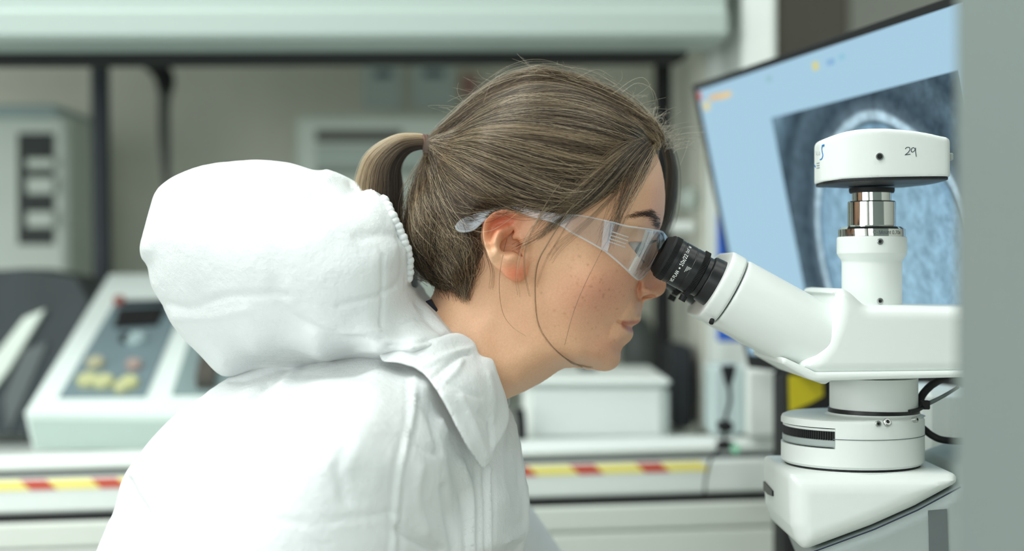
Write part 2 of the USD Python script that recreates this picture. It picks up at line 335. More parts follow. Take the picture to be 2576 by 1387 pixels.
def ell(F, c, r, k, carve=False, ang=0):
    """Adds or carves an ellipsoid; c = world, r in metres, ang turns it in the side view."""
    ca, sa = math.cos(ang), math.sin(ang); a, b = XX - c[0], ZZ - c[2]
    d = np.sqrt(((a * ca + b * sa) / r[0]) ** 2 + ((YY - c[1]) / r[1]) ** 2 + ((-a * sa + b * ca) / r[2]) ** 2)
    d = ((d - 1) * min(r)).astype(np.float32)
    return smax(F, -d, k) if carve else smin(F, d, k)
EYE = []
for sgn in (-1, 1):                                     # eyes, nostrils, ears on both sides
    ye = YM + sgn * 0.031; uv = U(1574, 611, YM - 0.031)
    ec = np.array([XZ([uv])[0][0], ye, XZ([uv])[0][1]]); EYE.append(ec)
    dist = np.sqrt((XX - ec[0]) ** 2 + (YY - ec[1]) ** 2 + (ZZ - ec[2]) ** 2)
    F = smin(F, (dist - 0.0136).astype(np.float32), 0.005)
    ang = np.degrees(np.arctan2(ec[2] - ZZ, XX - ec[0]))               # 0 = forwards, positive = down
    near = np.maximum.reduce([-(ang + 1) + 0 * YY, ang - 50 + 0 * YY])       # degrees outside the opening
    wedge = (np.maximum(near, -60) * np.pi / 180 * np.maximum(np.hypot(XX - ec[0], ZZ - ec[2]), 0.002))
    lat = np.abs(YY - ec[1]) - 0.017
    cut = np.maximum(np.maximum(wedge, lat), np.maximum(np.hypot(XX - ec[0], ZZ - ec[2]) - 0.0139, 0.0 - (XX - ec[0])) + 0 * YY)
    F = smax(F, -cut.astype(np.float32), 0.0008)
# the ears: a shell whose relief is drawn in the side view (pixels at the ear's depth; millimetres outwards)
EAR_EDGE = [(1216,569),(1220,556),(1230,545),(1244,535),(1261,530),(1278,529),(1296,532),(1312,537),(1324,545),(1330,570),(1330,600),(1330,625),(1331,645),(1331,660),(1330,675),
            (1327,692),(1316,706),(1303,712),(1289,708),(1272,697),(1258,683),(1244,671),(1233,656),(1225,635),(1218,612),(1214,588)]
EAR_MM = [(1219,572,14),(1224,556,14),(1236,545,14),(1252,538,13.5),(1270,537,12.5),(1290,541,10.5),(1308,548,7),(1322,560,3),(1217,592,15.5),(1221,612,16.5),(1228,634,16.5),(1238,655,16),
 (1284,556,2.5),(1272,559,4),(1258,564,5),(1246,571,6),(1238,581,6.5),(1233,592,8),(1231,605,11),(1237,622,13.5),(1290,562,6),
 (1246,597,15.5),(1243,612,16.5),(1250,630,16),(1260,640,14),(1252,583,13.5),(1262,578,11.5),(1276,570,8.5),
 (1272,598,3),(1283,610,1),(1292,622,0),(1302,612,0.5),(1266,610,5),(1276,628,3),(1296,600,2),(1290,588,3.5),(1302,582,4),(1280,590,5),
 (1310,606,6),(1316,612,8.5),(1318,624,8),(1324,600,5),(1326,635,5),(1306,596,4.5),(1309,634,3),(1312,643,5),
 (1284,641,11.5),(1296,643,10),(1272,641,12.5),(1264,655,14),(1250,660,14.5),(1287,668,12),(1300,660,10),(1272,678,13.5),(1296,690,11.5),(1313,680,8),(1320,660,6),(1310,698,9),(1325,690,4)]
ye0 = YM - 0.080
EX, EZ = HX, HZ
epts = XZ([U(*p, ye0) for p in EAR_EDGE]); esd = poly_sd(spline(np.vstack([epts, epts[:1]]), 120)[:-1], EX, EZ)
em = np.array(EAR_MM, float); ev = XZ([U(a, b, ye0) for a, b in em[:, :2]])
EREL = 1.35 * tps(ev, em[:, 2] / 1000, EX, EZ, 1e-6) - 0.003
near_ear = np.exp(-np.maximum(esd, 0) / 0.004)
for sgn in (-1, 1):
    out = sgn * (YY - YM) - 0.0705                       # metres outwards from the side of the head
    front = out - np.clip(EREL, -0.006, 0.021)[:, None, :]
    back = np.clip(EREL, 0, 0.021)[:, None, :] - 0.0065 - out
    back = np.where(GU[:, None, :] > 1285, -0.025 - out, back)    # in front the shell is filled down to the head
    e3 = esd[:, None, :]
    ear = smax(smax(front, back, 0.0015), e3 + 0 * out, 0.003)
    F = np.where(esd[:, None, :] < 0.02, smin(F, ear.astype(np.float32), 0.0035), F)
    # the bowl of the ear is hollowed out of the head
    bowl = poly_sd(XZ([U(*p, ye0) for p in [(1294,571),(1284,586),(1270,596),(1257,609),(1254,625),(1262,635),(1284,632),(1299,638),(1312,650),(1318,645),(1308,630),(1310,612),(1303,598),(1292,600),(1290,594),(1297,582)]]), EX, EZ)
    F = np.where(np.abs(bowl[:, None, :]) < 0.01, smax(F, -np.maximum(bowl[:, None, :] + 0.0006, -0.008 - 0.6 * np.clip(-bowl, 0, .02)[:, None, :] - out + 0.002).astype(np.float32), 0.0022), F)
skin_mesh = nets(F, (HX[0], HY[0], HZ[0]), 0.001)
relax(skin_mesh, 2)

# skin: the tint holds what the skin itself is coloured (lips, cheeks, ears, freckles)
vu = CX + skin_mesh.vertices[:, 0] / YM * FPX; vv = CY + (ZC - skin_mesh.vertices[:, 2]) / YM * FPX
vy = skin_mesh.vertices[:, 1] - YM
def vb(u, v, su, sv, ang=0):
    c, s = math.cos(math.radians(ang)), math.sin(math.radians(ang)); a, b = vu - u, vv - v
    return np.exp(-((a * c + b * s) / su) ** 2 - ((-a * s + b * c) / sv) ** 2)
base = np.array(lin((232, 182, 146))); rose = np.array(lin((206, 128, 108))); lip = np.array(lin((186, 98, 82))); redear = np.array(lin((230, 132, 100))); tan_ = np.array(lin((172, 98, 56)))
w = lambda x: np.clip(x, 0, 1)[:, None]
tint = np.tile(base, (len(vu), 1))
for col, k in [(rose, 0.55 * vb(1500, 735, 110, 70, -20)), (rose, 0.55 * vb(1640, 725, 45, 25)), (rose, 0.4 * vb(1520, 870, 60, 40)), (rose, 0.35 * vb(1640, 520, 40, 80)),
               (redear, 0.95 * (np.abs(vy) > 0.070) * (vb(1262, 560, 60, 55) + vb(1295, 690, 40, 30)))]:
    tint = tint * (1 - w(k)) + col * w(k)
dl = np.minimum(seg_dist([(1562,809),(1586,811),(1608,811)], vu, vv), seg_dist([(1562,817),(1578,826),(1592,831)], vu, vv))
k = 0.8 * np.clip(1.3 - dl / 7.0, 0, 1) * (vu > 1550); tint = tint * (1 - w(k)) + lip * w(k)
fr = np.random.default_rng(3)
for _ in range(150):
    fu, fv = fr.normal(1480, 75), fr.normal(730, 75); rad = fr.uniform(1.0, 2.0)
    if 1350 < fu < 1620: tint = tint * (1 - w(fr.uniform(.12, .35) * vb(fu, fv, rad * 1.6, rad * 1.6))) + tan_ * w(fr.uniform(.12, .35) * vb(fu, fv, rad * 1.6, rad * 1.6))
M_SKIN = usdkit.material(stage, '/World/Looks/skin', {
    'a': ('attribute', dict(attribute='tint')), 'g': ('geometry', {}),
    'n': ('noise_texture', dict(scale=700.0, detail=2.0)), 'r': ('rgb_ramp', {'ramp': [(0.25, (.95, .92, .90)), (0.75, (1.04, 1.05, 1.06))]}),
    'm': ('mix', dict(mix_type='multiply', fac=1.0)),
    'n2': ('noise_texture', dict(scale=1500.0, detail=2.0)), 'b': ('bump', dict(strength=0.22, distance=0.0006)),
    'p': ('principled_bsdf', dict(roughness=0.42, specular_ior_level=0.45, subsurface_weight=0.15, subsurface_scale=0.006, subsurface_radius=(1.0, 0.35, 0.2)))},
    [('g.position', 'n.vector'), ('n.fac', 'r.fac'), ('a.color', 'm.color1'), ('r.color', 'm.color2'), ('m.color', 'p.base_color'),
     ('g.position', 'n2.vector'), ('n2.fac', 'b.height'), ('b.normal', 'p.normal')], surface='p.BSDF')
body = obj('body', skin_mesh, M_SKIN, person, smooth=True, tint=tint)
M_SCLERA = mat('eye_white', (186, 176, 170), 0.12, coat=1.0); M_IRIS = mat('iris_grey_blue', (92, 104, 108), 0.2, coat=1.0, mottle=0.3, mscale=900); M_PUPIL = mat('pupil_black', (8, 8, 8), 0.1, coat=1.0)
for ec in EYE:
    s = trimesh.creation.icosphere(4, 0.0121); s.apply_translation(ec); e = obj('eye', s, M_SCLERA, person, smooth=True)
    gaze = np.array([0.82, -0.36, -0.44]); gaze /= np.linalg.norm(gaze)
    for nm, r, lift, m in (('iris', 0.0060, 0.0004, M_IRIS), ('pupil', 0.0022, 0.0007, M_PUPIL)):
        th = np.linspace(0, 1, 7); prof = [(0.0121 * math.sin(a), 0.0121 * math.cos(a) + lift) for a in np.linspace(math.asin(r / 0.0121), 0, 8)]
        cap = lathe([(0, prof[0][1] - 0.001)] + [(prof[0][0], prof[0][1] - 0.001)] + prof[:-1] + [(0, prof[-1][1])], ec, gaze, 40)
        obj(nm, cap, m, e, smooth=40)
# ---------------------------------------------------------------- hair
def hair_mat(name, rgb, rough=0.28):
    c = lin(rgb)
    MATS[name] = usdkit.material(stage, '/World/Looks/' + name, {
        'h': ('principled_hair_bsdf', dict(model='Chiang', parametrization='Direct coloring', color=c, roughness=rough, radial_roughness=0.45, coat=0.0, ior=1.55, offset=0.035)),
        'd': ('hair_bsdf', dict(color=c, component='reflection', roughness_u=0.35, roughness_v=0.6)), 'f': ('diffuse_bsdf', dict(color=c)),
        'm': ('mix_closure', dict(fac=0.45))}, [('h.BSDF', 'm.closure1'), ('f.BSDF', 'm.closure2')], surface='m.closure')
    return MATS[name]
HM = [hair_mat('hair_dark', (48, 39, 32)), hair_mat('hair_mid', (106, 87, 66)), hair_mat('hair_light', (170, 147, 114)), hair_mat('hair_pale', (212, 192, 160))]
M_CAP = mat('hair_under', (70, 55, 43), 0.7, mottle=0.25, mscale=400)
# the mass of the hair: the skin pushed out behind the hairline
HAIRLINE = [(1700,300),(1662,352),(1635,346),(1600,372),(1572,410),(1545,455),(1510,495),(1465,525),(1410,543),(1340,538),(1290,524),(1240,530),(1212,555),(1205,600),(1212,640),(1190,680),(1150,715),(1110,715),(1075,700),(960,690),(960,150),(1700,150)]
csd = poly_sd(XZ(HAIRLINE), HX, HZ)
off = 0.0085 * np.clip(0.5 - csd / 0.016, 0, 1) - 0.004 * np.clip(0.5 + csd / 0.012, 0, 1)
off = np.where(csd > 0.006, -0.006 - 0.9 * np.minimum(csd - 0.006, 0.018), off)
FC = (yy ** 2 - H2[:, None, :]) / (2 * np.sqrt(np.maximum(H2, 0.0)[:, None, :] * 0.5 + yy ** 2 * 0.5 + 0.006 ** 2)) - off[:, None, :]
c0 = XZ([(1098, 575)])[0]
FC = smin(FC, ((np.sqrt(((XX - c0[0]) / 0.0185) ** 2 + ((YY - YM) / 0.050) ** 2 + ((ZZ - c0[1]) / 0.034) ** 2) - 1) * 0.0185), 0.012)
c1 = XZ([(1105, 372)])[0]
FC = smin(FC, ((np.sqrt(((XX - c1[0]) / 0.012) ** 2 + ((YY - YM) / 0.016) ** 2 + ((ZZ - c1[1]) / 0.011) ** 2) - 1) * 0.011), 0.02).astype(np.float32)
cap_mesh = relax(nets(FC[::1, ::1, ::1], (HX[0], HY[0], HZ[0]), 0.001), 3)
hair = holder('hair', person, 'dark blonde hair pulled back into a ponytail')
obj('hair_mass', cap_mesh, M_CAP, hair, smooth=True)
# lateral position of the near surface of the hair or skin for every u, v
FB = np.minimum(FC, F)
neg = FB < 0; first = neg.argmax(1); hit = neg.any(1)
i0 = np.clip(first - 1, 0, None); I, K = np.meshgrid(np.arange(len(HX)), np.arange(len(HZ)), indexing='ij')
fa, fb = FB[I, i0, K], FB[I, first, K]
ynear = np.where(hit, HY[i0] + 0.001 * fa / np.maximum(fa - fb, 1e-9), YM)
ynear = ndimage.gaussian_filter(ynear, 1.5)
def surf_y(x, z):
    return ndimage.map_coordinates(ynear, [(x - HX[0]) / 0.001, (z - HZ[0]) / 0.001], order=1, mode='nearest')

def resample(g, n):
    g = spline(g, 60); d = np.r_[0, np.cumsum(np.linalg.norm(np.diff(g, axis=0), axis=1))]
    return np.stack([np.interp(np.linspace(0, d[-1], n), d, g[:, k]) for k in range(g.shape[1])], 1)
def field_strands(guides, count, n=26, spread=5.0, lift=(0.0, 0.003), seed=1, clump=60, start=(0.0, 0.12), end=(0.93, 1.0), wav=2.0, side=-1, bias=None):
    """Strands that follow the guides, drawn on the side view (u, v), and lie on the near side of the head (or, with side=1, on the far side)."""
    r = np.random.default_rng(seed); G = np.array([resample(g, n) for g in guides]); m = len(G) - 1; out = []
    cl = r.uniform(0, m, clump); co = r.normal(0, 1, (clump, 2)); lev = r.uniform(0, 1, clump)
    lift_c = r.uniform(0, 1, clump)
    for _ in range(count):
        c = r.integers(clump); t = np.clip(cl[c] + r.normal(0, 0.016 * m / 4), 0, m - 1e-6); i = int(t); f = t - i
        p = G[i] * (1 - f) + G[i + 1] * f
        s = np.linspace(0, 1, n); a, b = r.uniform(*start), r.uniform(*end)
        q = np.stack([np.interp(a + (b - a) * s, s, p[:, k]) for k in (0, 1)], 1)
        ph = r.uniform(0, 6.28, 2); amp = r.normal(0, spread, 2) * np.sin(np.pi * np.clip(s, 0, 1))[:, None] + wav * np.stack([np.sin(ph[0] + s * 5), np.sin(ph[1] + s * 6)], 1) * 0.5 + co[c] * spread * 0.4 * np.sin(np.pi * s)[:, None]
        q = q + amp
        w = XZ(q); y = surf_y(w[:, 0], w[:, 1])
        l = (lift[0] + (lift[1] - lift[0]) * (0.65 * lift_c[c] + 0.35 * r.uniform())) * (0.35 + 0.65 * np.sin(np.pi * np.clip(s * 0.9 + 0.05, 0, 1)))
        y = y - l
        if side > 0: y = 2 * YM - y
        out.append((np.stack([w[:, 0], y, w[:, 1]], 1), np.clip(lev[c] + (0 if bias is None else np.interp(t / m, *bias)), 0, 1), r.uniform()))
    return out
TIE = (1083, 358)
G = [[(1672,352),(1640,306),(1580,258),(1490,212),(1405,188),(1330,184),(1250,209),(1180,256),(1122,306),(1082,342)],
     [(1664,350),(1612,300),(1520,252),(1420,226),(1330,226),(1240,258),(1160,305),(1084,348)],
     [(1650,352),(1590,325),(1490,285),(1390,270),(1290,280),(1200,312),(1130,338),(1084,352)],
     [(1630,372),(1560,362),(1460,338),(1360,325),(1270,325),(1180,340),(1125,350),(1084,356)],
     [(1605,400),(1540,405),(1450,395),(1360,380),(1270,368),(1180,360),(1130,360),(1085,360)],
     [(1575,445),(1500,455),(1420,447),(1330,425),(1240,398),(1160,375),(1085,364)],
     [(1528,498),(1450,505),(1380,492),(1300,467),(1220,432),(1150,397),(1087,368)],
     [(1440,540),(1380,535),(1310,517),(1240,487),(1180,447),(1130,408),(1088,372)],
     [(1335,530),(1280,524),(1225,515),(1170,482),(1122,435),(1088,376)],
     [(1222,560),(1185,565),(1142,540),(1108,490),(1088,435),(1084,380)],
     [(1205,640),(1170,625),(1125,580),(1090,525),(1072,455),(1078,385)],
     [(1180,700),(1135,675),(1085,625),(1060,560),(1056,480),(1072,390)],
     [(1130,735),(1090,705),(1050,650),(1034,585),(1042,500),(1068,394)],
     [(1085,718),(1052,680),(1026,630),(1022,580),(1036,500),(1064,396)]]
st = field_strands(G, 12500, seed=11, clump=560, lift=(-0.0012, 0.0050), bias=([0, .2, .3, .58, .7, 1], [.16, .08, -.16, -.2, .02, .06]))  # tone bias puts the highlights at crown and back into strand colour
st += field_strands(G[:6], 3500, seed=12, clump=150, lift=(-0.0005, 0.0055), spread=7)
st += field_strands(G[:4], 1800, seed=13, clump=90, lift=(-0.0005, 0.004), side=1)
st += field_strands(G, 900, seed=14, clump=500, lift=(0.002, 0.009), spread=26, wav=14)            # strays lying across
# fringe: from the parting down over the temple
FR = [[(1652,346),(1608,380),(1568,430),(1525,480),(1470,530),(1415,565)],
      [(1645,345),(1596,382),(1540,440),(1480,505),(1415,560),(1360,605)],
      [(1632,346),(1575,385),(1508,445),(1440,510),(1385,565),(1340,618)],
      [(1620,350),(1550,395),(1480,450),(1410,512),(1350,560),(1322,600)]]
st += field_strands(FR, 1000, seed=21, clump=70, lift=(0.0012, 0.006), spread=8, end=(0.4, 1.0))
FR2 = [[(1664,350),(1635,395),(1600,455),(1568,520),(1548,580),(1530,640)], [(1656,350),(1618,390),(1578,450),(1548,520),(1520,590),(1495,660)], [(1650,350),(1605,390),(1562,450),(1525,520),(1490,580),(1455,640)]]
st += field_strands(FR2, 170, seed=22, clump=26, lift=(0.0015, 0.007), spread=11, end=(0.3, 0.95), wav=5)
# soft roots along the brow line and wisps in the nape
RT = [[(1672,350),(1664,338),(1640,318),(1600,290),(1560,272)], [(1655,380),(1640,350),(1610,325),(1570,305),(1530,290)]]
st += field_strands(RT, 900, seed=23, clump=60, lift=(0.001, 0.006), spread=9, end=(0.6, 1.0), wav=5)
NP = [[(1050,560),(1055,620),(1080,670),(1120,705),(1165,740)], [(1120,560),(1130,620),(1150,660),(1165,700),(1175,755)], [(1180,590),(1190,640),(1190,680),(1185,720),(1180,760)], [(1035,600),(1040,650),(1060,690),(1085,715),(1095,740)]]
st += field_strands(NP, 1900, seed=24, clump=120, lift=(0.0008, 0.008), spread=14, end=(0.4, 1.0), wav=16)
def sort_tones(st, widths, parent, name, seed):
    r = np.random.default_rng(seed); bins = [[], [], [], []]
    for p, lev, u in st:
        k = 0.7 * lev + 0.3 * u
        bins[0 if k < 0.42 else 1 if k < 0.66 else 2 if k < 0.88 else 3].append(p)
    for b, m in zip(bins, HM):
        if b: curves(name, b, r.uniform(*widths, len(b)), m, parent, kind='stuff')
sort_tones(st, (0.00016, 0.00034), hair, 'strands', 5)
# ponytail: a bundle that arches over from the tie
pc = np.array([(1080,360,0),(1048,357,0),(1010,366,0),(978,392,0),(958,428,0),(952,480,0),(952,540,0),(960,600,0),(968,650,0)], float)
pr = np.array([17,23,34,48,56,60,60,54,40], float)
cl = resample(pc, 34); rr = np.interp(np.linspace(0, 1, 34), np.linspace(0, 1, len(pr)), pr)
tg = np.gradient(cl[:, :2], axis=0); tg /= np.linalg.norm(tg, axis=1, keepdims=True); nn = np.stack([-tg[:, 1], tg[:, 0]], 1)
pt, rp = [], np.random.default_rng(31)
for _ in range(5200):
    a = rp.uniform(0, 6.283); q = math.sqrt(rp.uniform(0.25, 1)); e = int(rp.uniform(20, 34)); wv = rp.normal(0, 0.07, 2)
    s_ = np.linspace(0, 1, 34)[:, None]
    o = q * np.array([math.cos(a), math.sin(a)]) + wv * np.sin(s_ * 4 + a)
    uv = cl[:, :2] + nn * (o[:, :1] * rr[:, None]); w = XZ(uv)
    pts = np.stack([w[:, 0], YM + o[:, 1] * rr * S * 0.8, w[:, 1]], 1)[:e]
    up = 0.5 - 0.5 * math.cos(a) * (1 if nn[16, 0] > 0 else -1)
    pt.append((pts, up, rp.uniform()))
w0 = XZ(cl)
core = tube(np.stack([w0[:, 0], np.full(34, YM), w0[:, 1]], 1), rr * S * 0.72, 16)
pony = obj('ponytail', core, M_CAP, hair, smooth=True)
sort_tones(pt, (0.00016, 0.0003), hair, 'ponytail_strands', 6)
tr = [(XZ([(1078 + 0.0 * k, 359)])[0]) for k in range(1)][0]
tie = [lathe([(0.0046, -0.0012), (0.0062, -0.001), (0.0066, 0.0), (0.0062, 0.001), (0.0046, 0.0012), (0.0046, -0.0012)], (tr[0] + dx, YM, tr[1] - 0.0002 * k), (0.97, 0.05 * (-1) ** k, 0.26), 40) for k, dx in enumerate((-0.0022, 0.0, 0.0022))]
obj('hair_tie', tie, mat('hair_tie_brown', (96, 66, 52), 0.6, mottle=0.3, mscale=700), person, smooth=40)
# loose strands traced from the photograph (u, v) with how far they stand off the skin
def loose(px, n=40, offs=0.003, count=1, spread=2.0, seed=0, ydep=None):
    r = np.random.default_rng(seed); g = resample(px, n); res = []
    for _ in range(count):
        d = r.normal(0, spread, 2); ph = r.uniform(0, 6.3)
        q = g + d * np.linspace(0.25, 1, n)[:, None] + 0.6 * np.stack([np.sin(ph + np.linspace(0, 7, n)), np.zeros(n)], 1)
        if ydep is None:
            w = XZ([U(a, b, YM - 0.062) for a, b in q]); y = ndimage.gaussian_filter1d(surf_y(w[:, 0], w[:, 1]), 2) - offs * np.clip(np.linspace(0, 3.2, n), 0.0, 1)
        else:
            w = XZ([U(a, b, ydep) for a, b in q]); y = np.full(n, ydep)
        res.append((np.stack([w[:, 0], y, w[:, 1]], 1), r.uniform(0, .85), r.uniform()))
    return res
LS = loose([(1540,420),(1480,470),(1420,545),(1372,620),(1350,667),(1345,729),(1353,811),(1380,861),(1423,904),(1470,932)], count=9, spread=1.6, seed=41, offs=0.006)
LS += loose([(1470,400),(1420,450),(1380,503),(1349,562),(1323,624),(1320,682),(1333,745)], count=5, spread=1.5, seed=42, offs=0.008)
LS += loose([(1600,390),(1575,440),(1563,480),(1544,570),(1509,636),(1466,721),(1439,791),(1419,869)], count=3, spread=1.5, seed=43)
LS += loose([(1275,600),(1267,636),(1256,713),(1263,784),(1287,822),(1322,846)], count=2, spread=1.2, seed=44, offs=0.012)
LS += loose([(1630,380),(1590,430),(1566,500),(1556,560),(1535,610)], count=12, spread=3, seed=45, offs=0.005)
LS += loose([(1480,480),(1430,560),(1400,610),(1372,660),(1352,720)], count=4, spread=3, seed=46)
LS += loose([(1400,500),(1360,545),(1330,590),(1308,640),(1300,700),(1306,745)], count=5, spread=4, seed=61, offs=0.010)
LS += loose([(1440,530),(1385,575),(1340,605),(1310,620),(1296,628)], count=14, spread=8, seed=62, offs=0.007)
LS += loose([(1560,470),(1500,530),(1450,575),(1405,610),(1380,640)], count=14, spread=10, seed=63, offs=0.004)
LS += loose([(1210,610),(1228,650),(1238,690),(1236,730)], count=5, spread=5, seed=64, offs=0.002)
LS += loose([(1424,905),(1450,925),(1480,934),(1500,937)], count=10, spread=3, seed=47, offs=0.002)
sort_tones(LS, (0.00018, 0.00034), hair, 'loose_strands', 8)
# the lock on the far side of the forehead
FL = []
rp = np.random.default_rng(51)
for _ in range(700):
    a, b = rp.normal(0, 1, 2); q = resample([(1630,325),(1662,345),(1680,382),(1689,430),(1687,490),(1677,545),(1656,604)], 24) + np.stack([a * np.linspace(4, 9, 24), b * 3 + 0 * np.linspace(0, 1, 24)], 1)
    y = YM + 0.012 + 0.034 * np.linspace(0, 1, 24) ** 0.6 + 0.006 * b; w = XZ(q); k = y / YM
    FL.append((np.stack([w[:, 0] * k, y, ZC + (w[:, 1] - ZC) * k], 1)[:int(rp.uniform(16, 25))], rp.uniform(0, .45), rp.uniform(0, .8)))
sort_tones(FL, (0.0002, 0.00034), hair, 'far_lock', 9)
# flyaways above the crown
FW = []
for k in range(460):
    u0 = rp.uniform(1150, 1690) if k < 130 else rp.normal(1628, 42); u0 = min(u0, 1694.0); v0 = np.interp(u0, [1100,1250,1330,1400,1500,1600,1690], [330,212,187,190,220,275,350]); L = rp.uniform(30, 120) if k < 130 else rp.uniform(25, 80); an = rp.normal(-0.9 if u0 > 1500 else -2.6, 0.5); cu = rp.normal(0, 1.1 if k < 130 else 2.2)
    q = [(u0, v0 + (6 if k < 130 else rp.uniform(2, 40)))]
    for j in range(10): q.append((q[-1][0] + L / 10 * math.cos(an), q[-1][1] + L / 10 * math.sin(an) * 0.55)); an += cu / 10
    w = XZ(resample(q, 18)); FW.append((np.stack([w[:, 0], np.full(18, YM + rp.normal(0, 0.012)) if k < 130 else surf_y(w[:, 0], w[:, 1]) - 0.002, w[:, 1]], 1), rp.uniform(.5, 1), rp.uniform()))
for q in ([(1560,238),(1600,214),(1640,232),(1646,275),(1625,300)], [(1540,240),(1590,205),(1622,205),(1642,255),(1640,300)], [(1200,330),(1230,225),(1270,190),(1350,184)], [(1450,200),(1500,180),(1540,200)], [(1345,190),(1330,170),(1300,140)], [(1706,420),(1720,385),(1730,350)]):
    w = XZ(resample(q, 30)); FW.append((np.stack([w[:, 0], np.full(30, YM - 0.01), w[:, 1]], 1), 1, 1))
sort_tones(FW, (0.00012, 0.0002), hair, 'flyaway_strands', 10)
# brows and lashes
BR = []
for _ in range(420):
    s = rp.uniform() ** 0.42; u = 1562 + 98 * s; v = 560 - 16 * math.sin(s * 2.2) + 24 * max(0, s - 0.72) / 0.28 + rp.normal(0, 2 + 8 * s * s); L = rp.uniform(8, 20)
    q = resample([(u, v), (u - L * .5, v - L * .25 * (1 - s)), (u - L, v - L * 0.1 + 2)], 8); w = XZ(q)
    BR.append(np.stack([w[:, 0], surf_y(w[:, 0], w[:, 1]) - 0.0004 - 0.0008 * np.sin(np.linspace(0, 3, 8)), w[:, 1]], 1))
curves('eyebrow', BR, rp.uniform(0.0001, 0.0002, len(BR)), HM[0], person, kind='stuff')
M_LASH = mat('lash_black', (26, 22, 22), 0.5)
for ec, sgn in zip(EYE, (-1, 1)):
    EL = []
    for _ in range(90):
        t = rp.uniform(-0.95, 0.75); y0 = ec[1] - 0.009 * t; x0 = ec[0] + 0.0135 * math.sqrt(1 - (t * .72) ** 2); L = rp.uniform(0.006, 0.0095)
        p0 = np.array([x0, y0, ec[2] + 0.0006]); EL.append(resample([p0, p0 + [L * .55, -.001 * t, -.0010], p0 + [L, -.002 * t, 0.0012]], 7))
        if rp.uniform() < 0.5:
            p1 = np.array([ec[0] + 0.0088 * math.sqrt(1 - (t * .6) ** 2), y0, ec[2] - 0.0100]); EL.append(resample([p1, p1 + [L * .35, 0, -.0018], p1 + [L * .5, 0, -.0042]], 6))
    curves('eyelashes', EL, np.full(len(EL), 0.0003), M_LASH, person, kind='stuff')
# ---------------------------------------------------------------- white coverall
M_SUIT = usdkit.material(stage, '/World/Looks/coverall_white', {
    'g': ('geometry', {}), 'mp': ('mapping', dict(scale=(1.0, 1.0, 1.0))), 'v': ('voronoi_texture', dict(scale=75.0, feature='distance_to_edge', randomness=1.0)),
    'n': ('noise_texture', dict(scale=38.0, detail=5.0, roughness=0.62)), 'n2': ('noise_texture', dict(scale=1400.0, detail=2.0)),
    'a': ('math', dict(math_type='multiply_add', value2=1.0, value3=0.0)), 'ad': ('math', dict(math_type='multiply_add', value2=0.05)),
    'b': ('bump', dict(strength=0.55, distance=0.005)), 'p': ('principled_bsdf', dict(base_color=lin((234, 237, 237)), roughness=0.62, specular_ior_level=0.35, sheen_weight=0.1)),
    't': ('translucent_bsdf', dict(color=lin((240, 244, 243)))), 'm': ('mix_closure', dict(fac=0.12))},
    [('g.position', 'n.vector'), ('g.position', 'n2.vector'), ('n.fac', 'ad.value3'), ('n2.fac', 'ad.value1'), ('ad.value', 'b.height'), ('b.normal', 'p.normal'),
     ('p.BSDF', 'm.closure1'), ('t.BSDF', 'm.closure2')], surface='m.closure')
def lat(px, py, h): return U(px, py, YM - h / 1000)           # a point of the near side that stands h mm off the mid plane
def inflate(edge, inner, X, Z, lam=1e-3):
    """Half width (m) squared over a side outline; edge = (u, v, rounding radius mm), inner = (px, py, h mm)."""
    ring = np.array(edge, float); cl = spline(np.vstack([ring, ring[:1]]), len(ring) * 5)[:-1]
    e = XZ(cl); r = cl[:, 2] / 1000; sd = poly_sd(e, X, Z)
    t = np.roll(e, -1, 0) - np.roll(e, 1, 0); t /= np.linalg.norm(t, axis=1, keepdims=True); nrm = np.stack([t[:, 1], -t[:, 0]], 1)
    pg = sg.Polygon(e)
    if not pg.contains(sg.Point(e[0] + nrm[0] * 0.002)): nrm = -nrm
    d = np.minimum(0.012, 0.3 * r); i3 = [(*lat(*q), q[2]) for q in inner]
    shut = r > 0                                         # a negative radius = an open edge that wide
    P = np.vstack([e, (e + nrm * d[:, None])[shut], XZ(i3)]); V = np.concatenate([np.where(shut, 0, np.minimum(r, 0) ** 2), (2 * r * d - d * d)[shut], (np.array(i3)[:, 2] / 1000) ** 2])
    h2 = tps(P, V * 1e3, X, Z, lam) / 1e3
    return np.where(sd < 0, np.maximum(h2, -0.02 * sd), -0.06 * sd).astype(np.float32), sd
def thick(h2, Y): 
    y_ = (Y - YM)[None, :, None]; return ((y_ ** 2 - h2[:, None, :]) / (2 * np.sqrt(np.maximum(h2, 0)[:, None, :] * 0.5 + y_ ** 2 * 0.5 + 0.02 ** 2))).astype(np.float32)
def capsule(X, Y, Z, a, b, ra, rb):
    a, b = np.asarray(a), np.asarray(b); ab = b - a
    p = [X[:, None, None] - a[0], Y[None, :, None] - a[1], Z[None, None, :] - a[2]]
    t = np.clip((p[0] * ab[0] + p[1] * ab[1] + p[2] * ab[2]) / (ab @ ab), 0, 1)
    return (np.sqrt((p[0] - t * ab[0]) ** 2 + (p[1] - t * ab[1]) ** 2 + (p[2] - t * ab[2]) ** 2) - ra - (rb - ra) * t).astype(np.float32)
